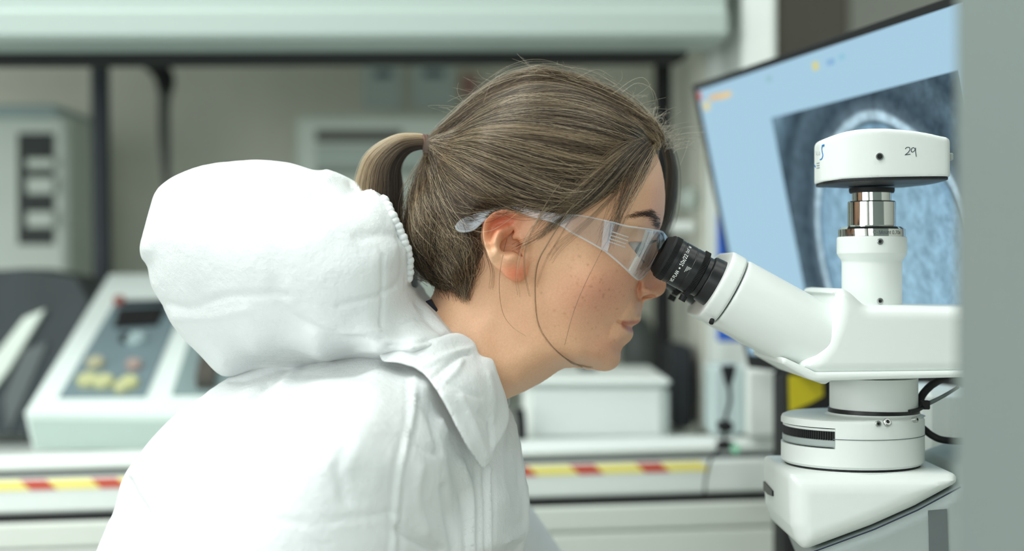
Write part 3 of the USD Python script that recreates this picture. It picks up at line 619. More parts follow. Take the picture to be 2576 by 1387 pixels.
def crease(mesh, strokes, noise=0.0, nscale=14, seed=0):
    """Folds: every stroke (px points as seen, width px, height mm) moves the near surface in or out; noise adds random buckles on both sides."""
    v = np.array(mesh.vertices); n = np.array(mesh.vertex_normals)
    pu = CX + v[:, 0] / v[:, 1] * FPX; pv = CY + (ZC - v[:, 2]) / v[:, 1] * FPX; near = np.clip((YM + 0.02 - v[:, 1]) / 0.03, 0, 1); dsp = np.zeros(len(v))
    for pts, w, a in strokes:
        d = seg_dist(spline(np.array(pts, float), 4 * len(pts)), pu, pv)
        dsp += 0.75 * a / 1000 * np.exp(-(d / w) ** 2) * near
    if noise:
        q = v * nscale; q[:, 0] += 0.35 * q[:, 2]; q = q * [1.0, 0.8, 0.55]
        a = np.abs(2 * meshkit.noise(q + 11, seed) - 1) + 0.5 * np.abs(2 * meshkit.noise(q * 2.1 + 5, seed + 1) - 1)
        dsp += noise / 1000 * (a - 0.6)
    mesh.vertices = v + n * dsp[:, None]; return mesh

coverall = holder('coverall', person, 'white hooded protective coverall')
TE = [(1160,872,90),(1060,842,130),(950,846,140),(850,868,110),(740,895,80),(650,920,75),(565,953,70),(480,1012,70),(400,1085,70),(345,1148,60),(308,1200,50),(282,1285,60),(240,1387,70),(150,1600,80),(30,1850,90),(-60,2000,90),(-100,2150,90),
      (0,2290,90),(250,2290,90),(480,2150,90),(650,1950,90),(850,1780,80),(1050,1640,70),(1200,1530,60),(1310,1400,45),(1338,1285,38),(1328,1200,36),(1312,1110,32),(1298,1050,30),(1270,1010,34),(1220,960,45)]
TI = [(490,1060,62),(430,1140,66),(370,1215,70),(335,1330,82),(600,1005,92),(700,965,98),(650,1100,140),(550,1210,138),(480,1340,145),(800,985,104),(900,975,112),(800,1100,185),(700,1280,188),(1000,1010,130),(900,1200,196),(900,1060,180),(1000,1150,176),
      (1050,1080,136),(1080,1000,114),(1050,940,100),(1000,935,92),(1090,955,106),(950,930,96),(1120,1060,108),(1150,1150,108),(1090,1250,136),(1050,1370,160),(1140,1300,108),(1150,1380,112),(1220,1200,72),(1220,1380,92),(1285,1250,48),(1290,1370,60),(800,1370,195),(600,1370,180),(200,1800,170),(0,2000,150),(300,1950,165),(500,1700,180),(800,1550,180)]
TX, TY, TZ = grid((-0.452, YM - 0.235, 0.775), (0.145, YM + 0.235, 1.20), 0.0028)
T2, TSD = inflate(TE, TI, TX, TZ)
FT = thick(T2, TY)
near_sh, near_el, near_wr = W(860, 1190, 0.925), W(560, 1640, 0.90), np.array([0.0, 0.86, 0.905])
far_sh, far_el, far_wr = W(1060, 1200, 1.19), W(1330, 1520, 1.21), np.array([0.06, 1.25, 0.905])
FT = smin(FT, capsule(TX, TY, TZ, near_sh, near_el, 0.062, 0.058), 0.03); FT = smin(FT, capsule(TX, TY, TZ, near_el, near_wr, 0.058, 0.042), 0.012)
FT = smin(FT, capsule(TX, TY, TZ, far_sh, far_el, 0.062, 0.05), 0.02); FT = smin(FT, capsule(TX, TY, TZ, far_el, far_wr, 0.05, 0.04), 0.01)
for s in (-1, 1):
    FT = smin(FT, capsule(TX, TY, TZ, (-0.385, YM + s * 0.085, 0.86), (-0.39, YM + s * 0.09, 0.70), 0.095, 0.09), 0.03)
top_mesh = relax(nets(FT, (TX[0], TY[0], TZ[0]), 0.0028), 6)
FOLDS = [([(318,1205),(335,1225),(350,1255),(372,1290)], 7, -3.5), ([(322,1208),(300,1250),(280,1300)], 8, -2.5), ([(400,1180),(480,1120),(560,1062),(640,1000),(670,970)], 7, -3.2), ([(395,1235),(470,1180),(540,1130),(600,1100)], 10, -3.4),
         ([(440,1280),(470,1220),(540,1180),(640,1120),(700,1080)], 9, -2.8), ([(420,1340),(455,1300),(480,1250),(560,1180)], 9, -2.8), ([(560,1250),(640,1190),(690,1150)], 12, -2.5), ([(430,1387),(470,1330),(520,1270)], 10, -3),
         ([(880,1100),(850,1180),(870,1260)], 14, -2.4), ([(700,1310),(800,1318),(900,1300),(1000,1290)], 6, -1.8), ([(660,1120),(640,1220),(600,1300)], 16, 2.2), ([(520,1180),(470,1260),(430,1330)], 14, 2.5),
         ([(1042,955),(1040,1010),(1034,1060),(1020,1130),(1006,1200),(996,1280),(988,1400)], 9, 2.6), ([(1028,960),(1024,1060),(1008,1130),(992,1210),(978,1400)], 6, -1.8), ([(1056,990),(1052,1060),(1036,1130),(1020,1210),(1006,1400)], 6, -1.8),
         ([(1060,1010),(1085,1050),(1110,1130)], 9, -3.2), ([(1110,1060),(1140,1130),(1165,1230)], 8, 3.4), ([(1130,1100),(1150,1170),(1175,1300),(1180,1387)], 9, -3.2), ([(1040,1100),(1075,1130),(1110,1140)], 9, -2.8), ([(1120,1230),(1130,1300),(1150,1387)], 10, -4.2),
         ([(1000,1330),(1040,1355),(1110,1387)], 12, -4.5), ([(1060,1180),(1050,1260),(1075,1340)], 14, 3.2), ([(1160,1160),(1185,1240),(1190,1387)], 8, 3.6), ([(1222,1190),(1226,1290),(1226,1400)], 5, -2.6), ([(1240,1190),(1246,1290),(1246,1400)], 5, -2.6), ([(1233,1180),(1236,1290),(1236,1400)], 6, 2.4),
         ([(1290,1060),(1280,1160),(1300,1280)], 10, -2.4), ([(1200,1180),(1206,1260),(1208,1387)], 7, -2.2)]
crease(top_mesh, FOLDS, noise=2.6, nscale=15, seed=4)
top = obj('coverall_body', top_mesh, M_SUIT, coverall, smooth=True)
# trousers and shoe covers (below the frame)
LX, LY, LZ = grid((-0.52, YM - 0.21, -0.006), (-0.2, YM + 0.21, 0.80), 0.008)
FL_ = np.full((len(LX), len(LY), len(LZ)), 1.0, np.float32)
for s in (-1, 1):
    FL_ = smin(FL_, capsule(LX, LY, LZ, (-0.385, YM + s * .085, .80), (-0.375, YM + s * .1, .47), .098, .075), .02)
    FL_ = smin(FL_, capsule(LX, LY, LZ, (-0.375, YM + s * .1, .47), (-0.42, YM + s * .1, .09), .075, .062), .02)
legs_mesh = relax(nets(FL_, (LX[0], LY[0], LZ[0]), 0.008), 4); crease(legs_mesh, [], 4, 9, 2)
obj('trouser_legs', legs_mesh, M_SUIT, coverall, smooth=True)
M_BOOT = mat('shoe_cover_white', (222, 226, 226), 0.6)
for s in (-1, 1):
    bx = trimesh.convex.convex_hull(np.vstack([trimesh.creation.icosphere(2, r).vertices * [1, .8, 1] + c for r, c in ((.05, (-0.44, YM + s * .1, .05)), (.042, (-0.32, YM + s * .105, .042)), (.03, (-0.25, YM + s * .11, .03)), (.052, (-0.42, YM + s * .1, .12)))]))
    obj('shoe_cover', bx, M_BOOT, person, smooth=50)
# hands on the bench (below the frame): palm, four fingers and a thumb grown together
for wr, side in ((near_wr, -1), (far_wr, 1)):
    hz = 0.875; P0 = np.array([wr[0] + 0.02, wr[1], wr[2] - 0.01]); PC = np.array([wr[0] + 0.07, wr[1], hz])
    bones = [(P0, PC, .024, .022), (PC, PC + [0.03, .025, 0], .02, .012), (PC, PC + [0.03, -.025, 0], .02, .012)]
    for k, (dy, L) in enumerate(((-.030, .062), (-.010, .075), (.010, .078), (.030, .070))):
        a = PC + [0.032, dy, 0]; b = a + [L * .5, dy * .12, .006]; c = b + [L * .42, dy * .08, -.014]; bones += [(a, b, .0095, .0085), (b, c, .0085, .0072)]
    a = PC + [-.02, side * -.022, 0]; b = a + [.03, side * -.026, -.002]; bones += [(a, b, .013, .010), (b, b + [.028, side * -.008, -.004], .010, .0085)]
    gx, gy, gz = grid(PC - [0.09, 0.075, 0.04], PC + [0.13, 0.075, 0.07], 0.003); FHd = np.full((len(gx), len(gy), len(gz)), 1.0, np.float32)
    for a, b, r0, r1 in bones: FHd = smin(FHd, capsule(gx, gy, gz, a, b, r0, r1), 0.004)
    hm = relax(nets(FHd, (gx[0], gy[0], gz[0]), 0.003), 2); obj('hand', hm, M_SKIN, person, smooth=True, tint=np.tile(base, (len(hm.vertices), 1)))
# hood, hanging behind the neck and open towards the hair
HE = [(395,482,60),(372,555,60),(356,620,60),(360,655,55),(372,670,50),(382,720,50),(408,768,50),(442,830,50),(500,893,45),(565,952,40),(650,935,45),(770,945,50),(900,945,50),(1010,948,50),(1110,935,48),(1170,905,45),(1198,866,-60),(1150,824,-70),
      (1105,780,-60),(1072,745,-45),(1044,702,-66),(1046,640,-78),(1022,576,-80),(988,512,-70),(958,486,-55),(900,456,60),(850,435,60),(815,424,58),(795,428,60),(720,408,65),(620,401,65),(520,415,65),(450,440,60),(415,462,58)]
HI = [(700,650,116),(560,600,98),(470,600,80),(430,560,60),(850,600,118),(950,620,108),(1000,640,98),(700,500,92),(850,520,98),(930,540,96),(550,500,72),(600,800,84),(750,820,98),(900,800,108),(1000,720,92),(1000,830,92),(1090,830,86),(1150,850,80),(500,780,58),(640,880,66),(800,900,84),(950,895,98),(1040,900,100),(1110,880,92)]
OX, OY, OZ = grid((-0.283, YM - 0.135, 1.165), (-0.018, YM + 0.135, 1.345), 0.0022)
O2, OSD = inflate(HE, HI, OX, OZ)
FO = smax(thick(O2, OY), OSD[:, None, :].astype(np.float32), 0.002)
inner = sg.Polygon(XZ(HE)).buffer(-0.006).union(sg.Polygon(XZ([(860,540),(975,512),(1010,540),(1080,600),(1090,690),(1060,720),(1000,730),(860,740)]))) 
isd = poly_sd(np.array(inner.exterior.coords)[:-1], OX, OZ)
hin = np.sqrt(np.maximum(O2, 0.0)) - 0.006; gx_, gz_ = np.gradient(ndimage.gaussian_filter(hin, 2), 0.0022); hin = hin - 0.007 * (np.sqrt(1 + np.minimum(gx_ ** 2 + gz_ ** 2, 30)) - 1)
uo = CX + OX / YM * FPX
cav = np.maximum(np.abs(OY - YM)[None, :, None] - hin[:, None, :], isd[:, None, :] + 0 * OY[None, :, None]); cav = np.maximum(cav, ((800 - uo) * S)[:, None, None])
FO = smax(FO, -cav.astype(np.float32), 0.003)
hood_mesh = relax(nets(FO, (OX[0], OY[0], OZ[0]), 0.0022), 4)
crease(hood_mesh, [([(398,486),(440,478),(520,440),(560,425)], 7, -1.6), ([(812,430),(800,470),(770,540)], 9, -1.8), ([(590,480),(560,540),(545,580)], 16, -2), ([(415,765),(480,775),(560,748),(640,742),(720,745)], 9, -2.2), ([(440,800),(520,800),(620,780)], 12, 1.6),
    ([(700,770),(760,810),(860,850),(960,850)], 10, -2.4), ([(850,770),(950,745),(1000,715)], 7, -2.4), ([(962,640),(964,730),(960,820)], 5, -2), ([(900,600),(960,590),(1020,600)], 12, -1.6), ([(1000,560),(1012,640),(1010,700)], 7, -2.0), ([(1030,600),(1033,650),(1030,710)], 6, 1.8),
    ([(860,840),(960,835),(1040,812)], 8, 2), ([(980,870),(1060,860),(1130,840)], 7, -2.4), ([(900,885),(1000,880),(1080,870)], 8, 2.0), ([(1050,760),(1080,810),(1140,850)], 8, -2.0), ([(640,560),(700,680),(690,740)], 26, -1.6)], noise=1.8, nscale=17, seed=9)
obj('hood', hood_mesh, M_SUIT, coverall, smooth=True)
elastic = []
for k in range(46):
    s = k / 45; q = resample([(985,510),(1020,576),(1042,632),(1046,668),(1043,704)], 46)[k]; r_ = 0.0022 + 0.0012 * ((k * 7) % 3) / 2
    for sg_ in (-1, 1):
        b_ = trimesh.creation.icosphere(1, r_); x_, z_ = XZ([q])[0]; b_.apply_translation((x_ + 0.0005 * (k % 2), YM + sg_ * np.interp(s, [0, .25, .6, 1], [.068, .079, .077, .064]), z_)); elastic.append(b_)
obj('hood_elastic', elastic, M_SUIT, coverall, smooth=True, kind='stuff', label='gathered elastic edge of the hood')
# the loose collar that falls open round the neck
CE = [(960,872),(1040,856),(1096,850),(1150,840),(1193,861),(1206,893),(1240,904),(1252,935),(1262,965),(1275,1003),(1282,1050),(1270,1095),(1248,1130),(1236,1165),(1216,1180),(1190,1150),(1150,1078),(1110,1000),(1062,937),(1010,915),(962,905)]
CM = [(962,888,88),(1010,880,94),(1050,868,96),(1100,858,94),(1193,864,70),(1150,880,86),(1206,900,74),(1240,910,70),(1258,965,66),(1272,1010,58),(1278,1060,62),(1225,1000,88),(1180,950,100),(1100,905,104),(1062,930,112),(1015,908,106),(1110,1000,128),(1130,1040,128),(1180,1120,124),(1214,1172,108),(1240,1130,92),(1258,1090,78),(1190,1040,108),(1215,1090,100)]
KX, KY, KZ = grid((-0.09, YM - 0.15, 1.085), (0.008, YM + 0.15, 1.215), 0.0018)
cpt = [lat(a, b, np.interp(0, [0], [float(min(CM, key=lambda q: (q[0] - a) ** 2 + (q[1] - b) ** 2)[2])])) for a, b in CE]
cl_ = spline(np.vstack([XZ(cpt), XZ(cpt)[:1]]), 120)[:-1]; KSD = poly_sd(cl_, KX, KZ)
KH = tps(XZ([lat(*q) for q in CM]), np.array([q[2] for q in CM]) / 1000, KX, KZ, 1e-4)
ka, kb = np.gradient(KH, 0.0018); kn = np.sqrt(1 + ka ** 2 + kb ** 2)[:, None, :]
FKc = smax(np.abs(np.abs(KY - YM)[None, :, None] - KH[:, None, :]) / kn - 0.0030, KSD[:, None, :] + 0 * KY[None, :, None], 0.0015).astype(np.float32)
collar_mesh = relax(nets(FKc, (KX[0], KY[0], KZ[0]), 0.0018), 3)
crease(collar_mesh, [([(1090,950),(1150,900),(1180,890)], 6, -2.2), ([(1120,960),(1150,930),(1160,910)], 7, 2), ([(1210,1040),(1232,1060),(1240,1120)], 7, -2.4), ([(1160,1000),(1190,1060),(1226,1150)], 9, 2.2), ([(1060,925),(1120,895),(1180,880)], 8, 2), ([(1230,940),(1240,1000),(1238,1060)], 9, 1.6), ([(1110,950),(1170,985),(1210,1000)], 6, -1.4)], noise=1.2, nscale=26, seed=3)
for cm_ in sorted(collar_mesh.split(only_watertight=False), key=lambda q: q.centroid[1])[:2]: obj('collar', cm_, M_SUIT, coverall, smooth=True)
# the dark shirt collar at the nape
sh = Wn([(1078,752),(1090,752),(1112,778),(1120,800),(1100,800),(1082,776)], YM)
shp = prism([(1078,756),(1088,752),(1104,772),(1122,800),(1100,806),(1082,778)], YM - 0.034, YM + 0.034, YM)
obj('shirt_collar', shp, mat('shirt_navy', (24, 28, 40), 0.85), person, smooth=30, label='dark navy shirt collar at the nape')
# ---------------------------------------------------------------- safety glasses (one clear moulded shield with temples)
M_CLEAR = usdkit.material(stage, '/World/Looks/clear_polycarbonate', {
    't': ('transparent_bsdf', dict(color=(0.965, 0.975, 0.985))), 'g': ('glossy_bsdf', dict(color=(0.95, 0.97, 1.0), roughness=0.05)),
    'd': ('diffuse_bsdf', dict(color=(0.80, 0.86, 0.90))), 'a': ('mix_closure', dict(fac=0.03)), 'f': ('fresnel', dict(IOR=1.5)), 'k': ('math', dict(math_type='multiply_add', value2=0.6, value3=0.015)),
    'm': ('mix_closure', {})}, [('t.BSDF', 'a.closure1'), ('d.BSDF', 'a.closure2'), ('f.fac', 'k.value1'), ('k.value', 'm.fac'), ('a.closure', 'm.closure1'), ('g.BSDF', 'm.closure2')], surface='m.closure')
M_CLEAR_EDGE = usdkit.material(stage, '/World/Looks/clear_edge', {
    't': ('transparent_bsdf', dict(color=(0.95, 0.97, 0.98))), 'd': ('principled_bsdf', dict(base_color=(0.86, 0.90, 0.93), roughness=0.15)), 'm': ('mix_closure', dict(fac=0.28))},
    [('t.BSDF', 'm.closure1'), ('d.BSDF', 'm.closure2')], surface='m.closure')
glasses = thing('safety_glasses', 'clear plastic safety glasses worn by the woman at the microscope', 'glasses', (0.08, YM, 1.26))
def sheet(grid_pts, t):
    """A curved sheet (n x m x 3 points) of thickness t."""
    g = np.asarray(grid_pts, float); n, m = g.shape[:2]
    du, dv = np.gradient(g, axis=0), np.gradient(g, axis=1); nr = np.cross(du, dv); nr /= np.maximum(np.linalg.norm(nr, axis=2, keepdims=True), 1e-12)
    v = np.vstack([(g + nr * t / 2).reshape(-1, 3), (g - nr * t / 2).reshape(-1, 3)]); N = n * m; f = []
    for i in range(n - 1):
        for j in range(m - 1):
            a, b, c, d = i * m + j, i * m + j + 1, (i + 1) * m + j + 1, (i + 1) * m + j
            f += [(a, c, b), (a, d, c), (N + a, N + b, N + c), (N + a, N + c, N + d)]
    ed = [(i * m, (i + 1) * m) for i in range(n - 1)] + [((i + 1) * m + m - 1, i * m + m - 1) for i in range(n - 1)] + [(j + 1, j) for j in range(m - 1)] + [((n - 1) * m + j, (n - 1) * m + j + 1) for j in range(m - 1)]
    for a, b in ed: f += [(a, b, N + b), (a, N + b, N + a)]
    r = trimesh.Trimesh(v, np.array(f), process=False)
    if r.volume < 0: r.invert()
    return r
TEMP_TOP = [(1172,568),(1200,545),(1240,528),(1290,522),(1340,529),(1400,538),(1462,543),(1520,555),(1548,562)]
TEMP_BOT = [(1172,580),(1200,566),(1235,543),(1290,531),(1340,545),(1400,562),(1436,584),(1470,602),(1516,628),(1522,632)]
for s in (-1, 1):
    a, b = resample(TEMP_TOP, 40), resample(TEMP_BOT, 40); rows = []
    for k in range(40):
        yd = YM + s * np.interp(k, [0, 8, 14, 24, 39], [.0745, .0775, .079, .0775, .0735]); yn = YM - abs(yd - YM)
        rows.append([[*(XZ([U(*(a[k] * (1 - w_) + b[k] * w_), yn)])[0][[0]]), yd, XZ([U(*(a[k] * (1 - w_) + b[k] * w_), yn)])[0][1]] for w_ in np.linspace(0, 1, 7)])
    tmp = obj('temple', sheet(rows, 0.0018), M_CLEAR, glasses, smooth=50)
    rows = np.array(rows)
    obj('temple_rim', [tube(rows[:, 0], 0.0004, 6), tube(rows[:, -1], 0.0006, 6)], M_CLEAR_EDGE, tmp, smooth=50)
    # paddle end behind the ear
    pd = [(1146,566),(1160,552),(1190,540),(1222,533),(1236,536),(1212,560),(1190,578),(1165,583),(1150,578)]
    ps = spline(np.array(pd + pd[:1], float), 60)[:-1]; pp = XZ([U(*q, YM - 0.078) for q in ps]); m_ = trimesh.creation.extrude_polygon(sg.Polygon(pp), 0.0022, engine='earcut')
    v_ = m_.vertices; m_.vertices = np.stack([v_[:, 0], YM + s * 0.0775 + v_[:, 2] - 0.0011, v_[:, 1]], 1); m_.invert()
    pad = obj('temple_end', m_, M_CLEAR, glasses, smooth=30)
    obj('temple_end_rim', tube(np.stack([pp[:, 0], np.full(len(pp), YM + s * 0.0775), pp[:, 1]], 1)[12:], 0.0007, 6), M_CLEAR_EDGE, pad, smooth=50)
    # hinge block and ribs
    hb = [(1520,553),(1543,560),(1528,634),(1512,625)]
    hp = XZ([U(*q, YM - 0.072) for q in hb]); m_ = trimesh.creation.extrude_polygon(sg.Polygon(hp), 0.004, engine='earcut'); v_ = m_.vertices
    m_.vertices = np.stack([v_[:, 0], YM + s * 0.0725 + v_[:, 2] - 0.002, v_[:, 1]], 1); m_.invert(); obj('hinge', m_, M_CLEAR, glasses, smooth=30)
    for (p0, p1) in (((1540,584),(1581,597)), ((1535,592),(1580,606)), ((1533,601),(1576,614)), ((1530,608),(1573,622))):
        q = [XZ([U(*p, YM - 0.0725)])[0] for p in (p0, p1)]
        obj('rib', tube([[q[0][0], YM + s * 0.0745, q[0][1]], [q[1][0], YM + s * 0.0715, q[1][1]]], 0.0004, 6), M_CLEAR_EDGE, glasses, smooth=50)
# the shield: side panel, wrapping round the front
TOPE = [(1535,558,73.0),(1575,569,71.5),(1610,574,68),(1645,579,60),(1662,582,49),(1670,588,34),(1674,594,16),(1676,596,0)]
BOTE = [(1523,632,73.0),(1556,660,71.0),(1580,682,67),(1597,698,60),(1608,704,50),(1622,694,36),(1640,664,18),(1650,640,0)]
def full(e, n):
    e = np.array(e, float); half = np.array([[*XZ([U(u, v, YM - h / 1000)])[0], h / 1000] for u, v, h in e]); h_ = spline(half, n)
    near = np.stack([h_[:, 0], YM - h_[:, 2], h_[:, 1]], 1); far = np.stack([h_[::-1, 0], YM + h_[::-1, 2], h_[::-1, 1]], 1)
    return np.vstack([near, far[1:]])
tp, bt = full(TOPE, 34), full(BOTE, 34)
bul = np.interp(np.linspace(0, 1, len(tp)), [0, .1, .3, .5, .7, .9, 1], [0, .001, .002, .001, .002, .001, 0])
rows = [[tp[i] * (1 - w_) + bt[i] * w_ + np.array([bul[i] * math.sin(math.pi * w_), 0, 0]) for w_ in np.linspace(0, 1, 15)] for i in range(len(tp))]
shield = obj('lens_shield', sheet(rows, 0.0022), M_CLEAR, glasses, smooth=60)
rows = np.array(rows)
obj('shield_rim', [tube(rows[:, 0], 0.0006, 8), tube(rows[:, -1], 0.0007, 8)], M_CLEAR_EDGE, shield, smooth=60)
# the moulded brow ledge over the lens
lip = [[tp[i], tp[i] + np.array([-0.010, (0.004 if tp[i][1] < YM else -0.004), 0.0012])] for i in range(20, len(tp) - 20)]
obj('brow_ledge', sheet(lip, 0.0018), M_CLEAR, shield, smooth=60)
# ================================================================ microscope
M_WHITE = mat('instrument_white', (233, 238, 235), 0.42, spec=0.45, bump=0.06, bscale=2600)
M_GREYP = mat('instrument_grey', (166, 176, 174), 0.5, bump=0.05, bscale=2600)
M_GREY2 = mat('instrument_dark_grey', (104, 112, 113), 0.55)
M_BLACK = mat('black_rubber', (20, 21, 23), 0.6); M_BLACKG = mat('black_anodised', (23, 24, 26), 0.36)
M_CHROME = mat('polished_steel', (226, 228, 226), 0.07, metallic=1.0); M_STEEL = mat('brushed_steel', (190, 192, 190), 0.3, metallic=1.0)
M_PRINT = mat('white_print', (232, 234, 232), 0.6); M_BLUEP = mat('blue_print', (38, 128, 196), 0.6); M_INK = mat('ink_grey', (70, 78, 84), 0.7); M_PALEP = mat('pale_grey_print', (150, 160, 166), 0.7)
M_LINE = mat('seam_blue_black', (28, 38, 62), 0.6)
ZB = 0.85                                                # bench top
scope = thing('microscope', 'white laboratory microscope with black eyepieces and a camera on top', 'microscope', (W(2143, 0, YM)[0], YM, ZB))
def poly(pts): return Wn(pts, YM)[:, [0, 2]]
def rnd(pts, n=3): return spline(np.vstack([np.array(pts, float), np.array(pts[:1], float)]), n * len(pts))[:-1]
# --- stand: the white arm shell over the grey stand
def nearpx(pts, y): return np.array([U(px, py, y) for px, py in pts])
yn, yf = 0.985, 1.105
shell_px = nearpx([(1990,1208),(1993,1199),(2002,1196),(2390,1196),(2412,1196),(2419,1206),(2416,1222),(2310,1280),(2200,1329),(2040,1388),(2026,1388),(2010,1368),(1996,1330),(1993,1290)], yn)
shell = slab_extrude(poly(shell_px), yn, yf, 0.0018, 0.013)
arm = obj('arm_shell', shell, M_WHITE, scope, smooth=True)
line_px = nearpx([(2418,1226),(2310,1284),(2200,1333),(2040,1392)], yn - 0.0004)
lp = poly(line_px); obj('seam', tube(np.stack([lp[:, 0], np.full(4, yn + 0.0004), lp[:, 1]], 1), 0.0005, 8), M_LINE, arm, smooth=50)
stand_px = nearpx([(2600,1120),(2600,2030),(2250,2030),(2230,1800),(2120,1600),(2080,1470),(2050,1400),(2060,1386),(2200,1332),(2310,1283),(2418,1225),(2440,1180)], yn + 0.003)
obj('stand', slab_extrude(poly(stand_px), yn + 0.003, yf - 0.003, 0.003, 0.008), M_GREYP, scope, smooth=True)
rec = nearpx([(2338,1287),(2384,1283),(2388,1400),(2340,1400)], yn)
rp_ = poly(rec); m_ = trimesh.creation.extrude_polygon(sg.Polygon(rp_), 0.0016, engine='earcut'); v_ = m_.vertices; m_.vertices = np.stack([v_[:, 0], yn + 0.0020 + v_[:, 2], v_[:, 1]], 1); m_.invert()
obj('recess_plate', m_, M_GREY2, scope, smooth=30)  # dark plate standing in for the dark recess in the stand
xl = poly(shell_px)[:, 0].min()
sy_ = lambda px: xl * FPX / (px - CX)
sp_ = np.array([W(px, py, sy_(px)) for px, py in [(1922,1211),(1944,1236),(1944,1249),(1932,1244),(1922,1231)]])
m_ = trimesh.convex.convex_hull(np.vstack([sp_ + [-.0006, 0, 0], sp_ + [.003, 0, 0]])); obj('front_slot', m_, M_BLACKG, arm, smooth=30)
# foot, stage and objective turret (below the frame)
fx = W(2143, 0, YM)[0]
obj('foot', box(fx - 0.11, 0.40, YM - 0.10, YM + 0.10, ZB, ZB + 0.035, 0.008), M_WHITE, scope, smooth=30)
obj('pillar', box(0.285, 0.385, YM - 0.05, YM + 0.05, ZB + 0.03, 1.02, 0.01), M_GREYP, scope, smooth=30)
obj('stage', box(fx - 0.075, 0.30, YM - 0.085, YM + 0.085, 0.945, 0.957, 0.003), M_BLACKG, scope, smooth=30)
obj('turret', lathe([(0, 0), (0.026, 0), (0.034, 0.014), (0.034, 0.03), (0, 0.03)], (fx, YM, 1.03), (0, 0, 1)), M_BLACKG, scope, smooth=30)
for k in (3,):
    ax = np.array([math.sin(k * math.pi / 2 + .3) * 0.45, math.cos(k * math.pi / 2 + .3) * 0.45, -1.0])
    obj('objective', lathe([(0, 0), (0.011, 0), (0.011, 0.024), (0.006, 0.036), (0, 0.036)], np.array([fx, YM, 1.034]) + ax * [0.03, 0.03, 0], ax, 32), M_STEEL, scope, smooth=30)
# --- filter turret disc on the arm
def zpx(py, y=YM): return ZC + (CY - py) / FPX * y
def xpx(px, y=YM): return (px - CX) / FPX * y
dx, dr = xpx(2143.5), 352 / 2 * S
z0, z1 = 1.1134, zpx(1042)
disc = lathe([(0, z0), (dr - .002, z0), (dr, z0 + .002), (dr, z1 - 0.0125), (dr, z1 - .003), (dr - .0008, z1 - .001), (dr - .003, z1), (0, z1)], (dx, YM, 0), n=120)
slot_z0, slot_z1 = zpx(1112), zpx(1062)
cut = trimesh.creation.box([0.2, 0.3, slot_z1 - slot_z0]); cut.apply_translation([xpx(2066) - 0.1, YM, (slot_z0 + slot_z1) / 2])
core_ = lathe([(0, slot_z0 - .01), (dr - 0.012, slot_z0 - .01), (dr - 0.012, slot_z1 + .01), (0, slot_z1 + .01)], (dx, YM, 0), n=96)
MF = lambda m: manifold3d.Manifold(manifold3d.Mesh(np.asarray(m.vertices, np.float32), np.asarray(m.faces, np.uint32)))
def clean(m):
    m = trimesh.Trimesh(m.vertices, m.faces, process=True); m.merge_vertices(); m.update_faces(m.nondegenerate_faces())
    if m.volume < 0: m.invert()
    return m
disc_b = MF(clean(disc)) - (MF(clean(cut)) - MF(clean(core_)))
turret = obj('filter_turret', disc_b, M_WHITE, scope, smooth=30)
zk0, zk1 = zpx(1091), zpx(1071)
obj('filter_wheel', knurl(dr - 0.0022, dr - 0.0014, zk0, zk1, 170, (dx, YM, 0)), M_BLACK, turret, smooth=None, label='black knurled filter wheel')
obj('filter_ring', lathe([(0, slot_z0 + .001), (dr - .0016, slot_z0 + .001), (dr - .001, slot_z0 + .002), (dr - .001, zk0 - .0006), (dr - .0022, zk0), (0, zk0)], (dx, YM, 0), n=120), M_GREYP, turret, smooth=30)
obj('filter_ring', lathe([(0, zk1), (dr - .0022, zk1), (dr - .0014, zk1 + .0005), (dr - .0016, slot_z1 - .0008), (0, slot_z1 - .0008)], (dx, YM, 0), n=120), M_WHITE, turret, smooth=30)
zs = zpx(1088); th = np.linspace(math.radians(198 + 44), math.radians(355), 60)
obj('seam', tube(np.stack([dx + (dr + .00012) * np.cos(th), YM + (dr + .00012) * np.sin(th), np.full(60, zs)], 1), 0.00028, 6), M_GREY2, turret, smooth=50)
obj('shadow_gap', lathe([(0, z0 - .0016), (dr - .003, z0 - .0016), (dr - .003, z0 + .0002), (0, z0 + .0002)], (dx, YM, 0), n=96), M_BLACK, turret, smooth=30)
obj('turret_base', lathe([(0, z0 - .010), (dr + .0005, z0 - .010), (dr + .0005, z0 - .0016), (0, z0 - .0016)], (dx, YM, 0), n=96), M_WHITE, turret, smooth=30)
for (px, py, r, tilt) in ((2209, 1067, 0.0022, 0.2), (2232, 1063, 0.0030, 0.6), (2305, 1056, 0.0020, 0.2)):
    ox = xpx(px, 1.0) ; oy = YM - math.sqrt(max(dr ** 2 - (xpx(px, 1.0) - dx) ** 2, 1e-6)); c_ = W(px, py, oy)
    out_ = np.array([c_[0] - dx, oy - YM, 0]); out_ /= np.linalg.norm(out_); out_[2] = tilt
    sc = obj('screw', lathe([(0, -.003), (r, -.003), (r, .0006), (r * .8, .0011), (r * .45, .0011), (r * .45, .0002), (0, .0002)], c_, out_, 24), M_STEEL, turret, smooth=30)
    obj('screw_socket', lathe([(0, 0), (r * .44, 0), (r * .44, .0004), (0, .0004)], c_, out_, 6), M_BLACK, sc, smooth=None)
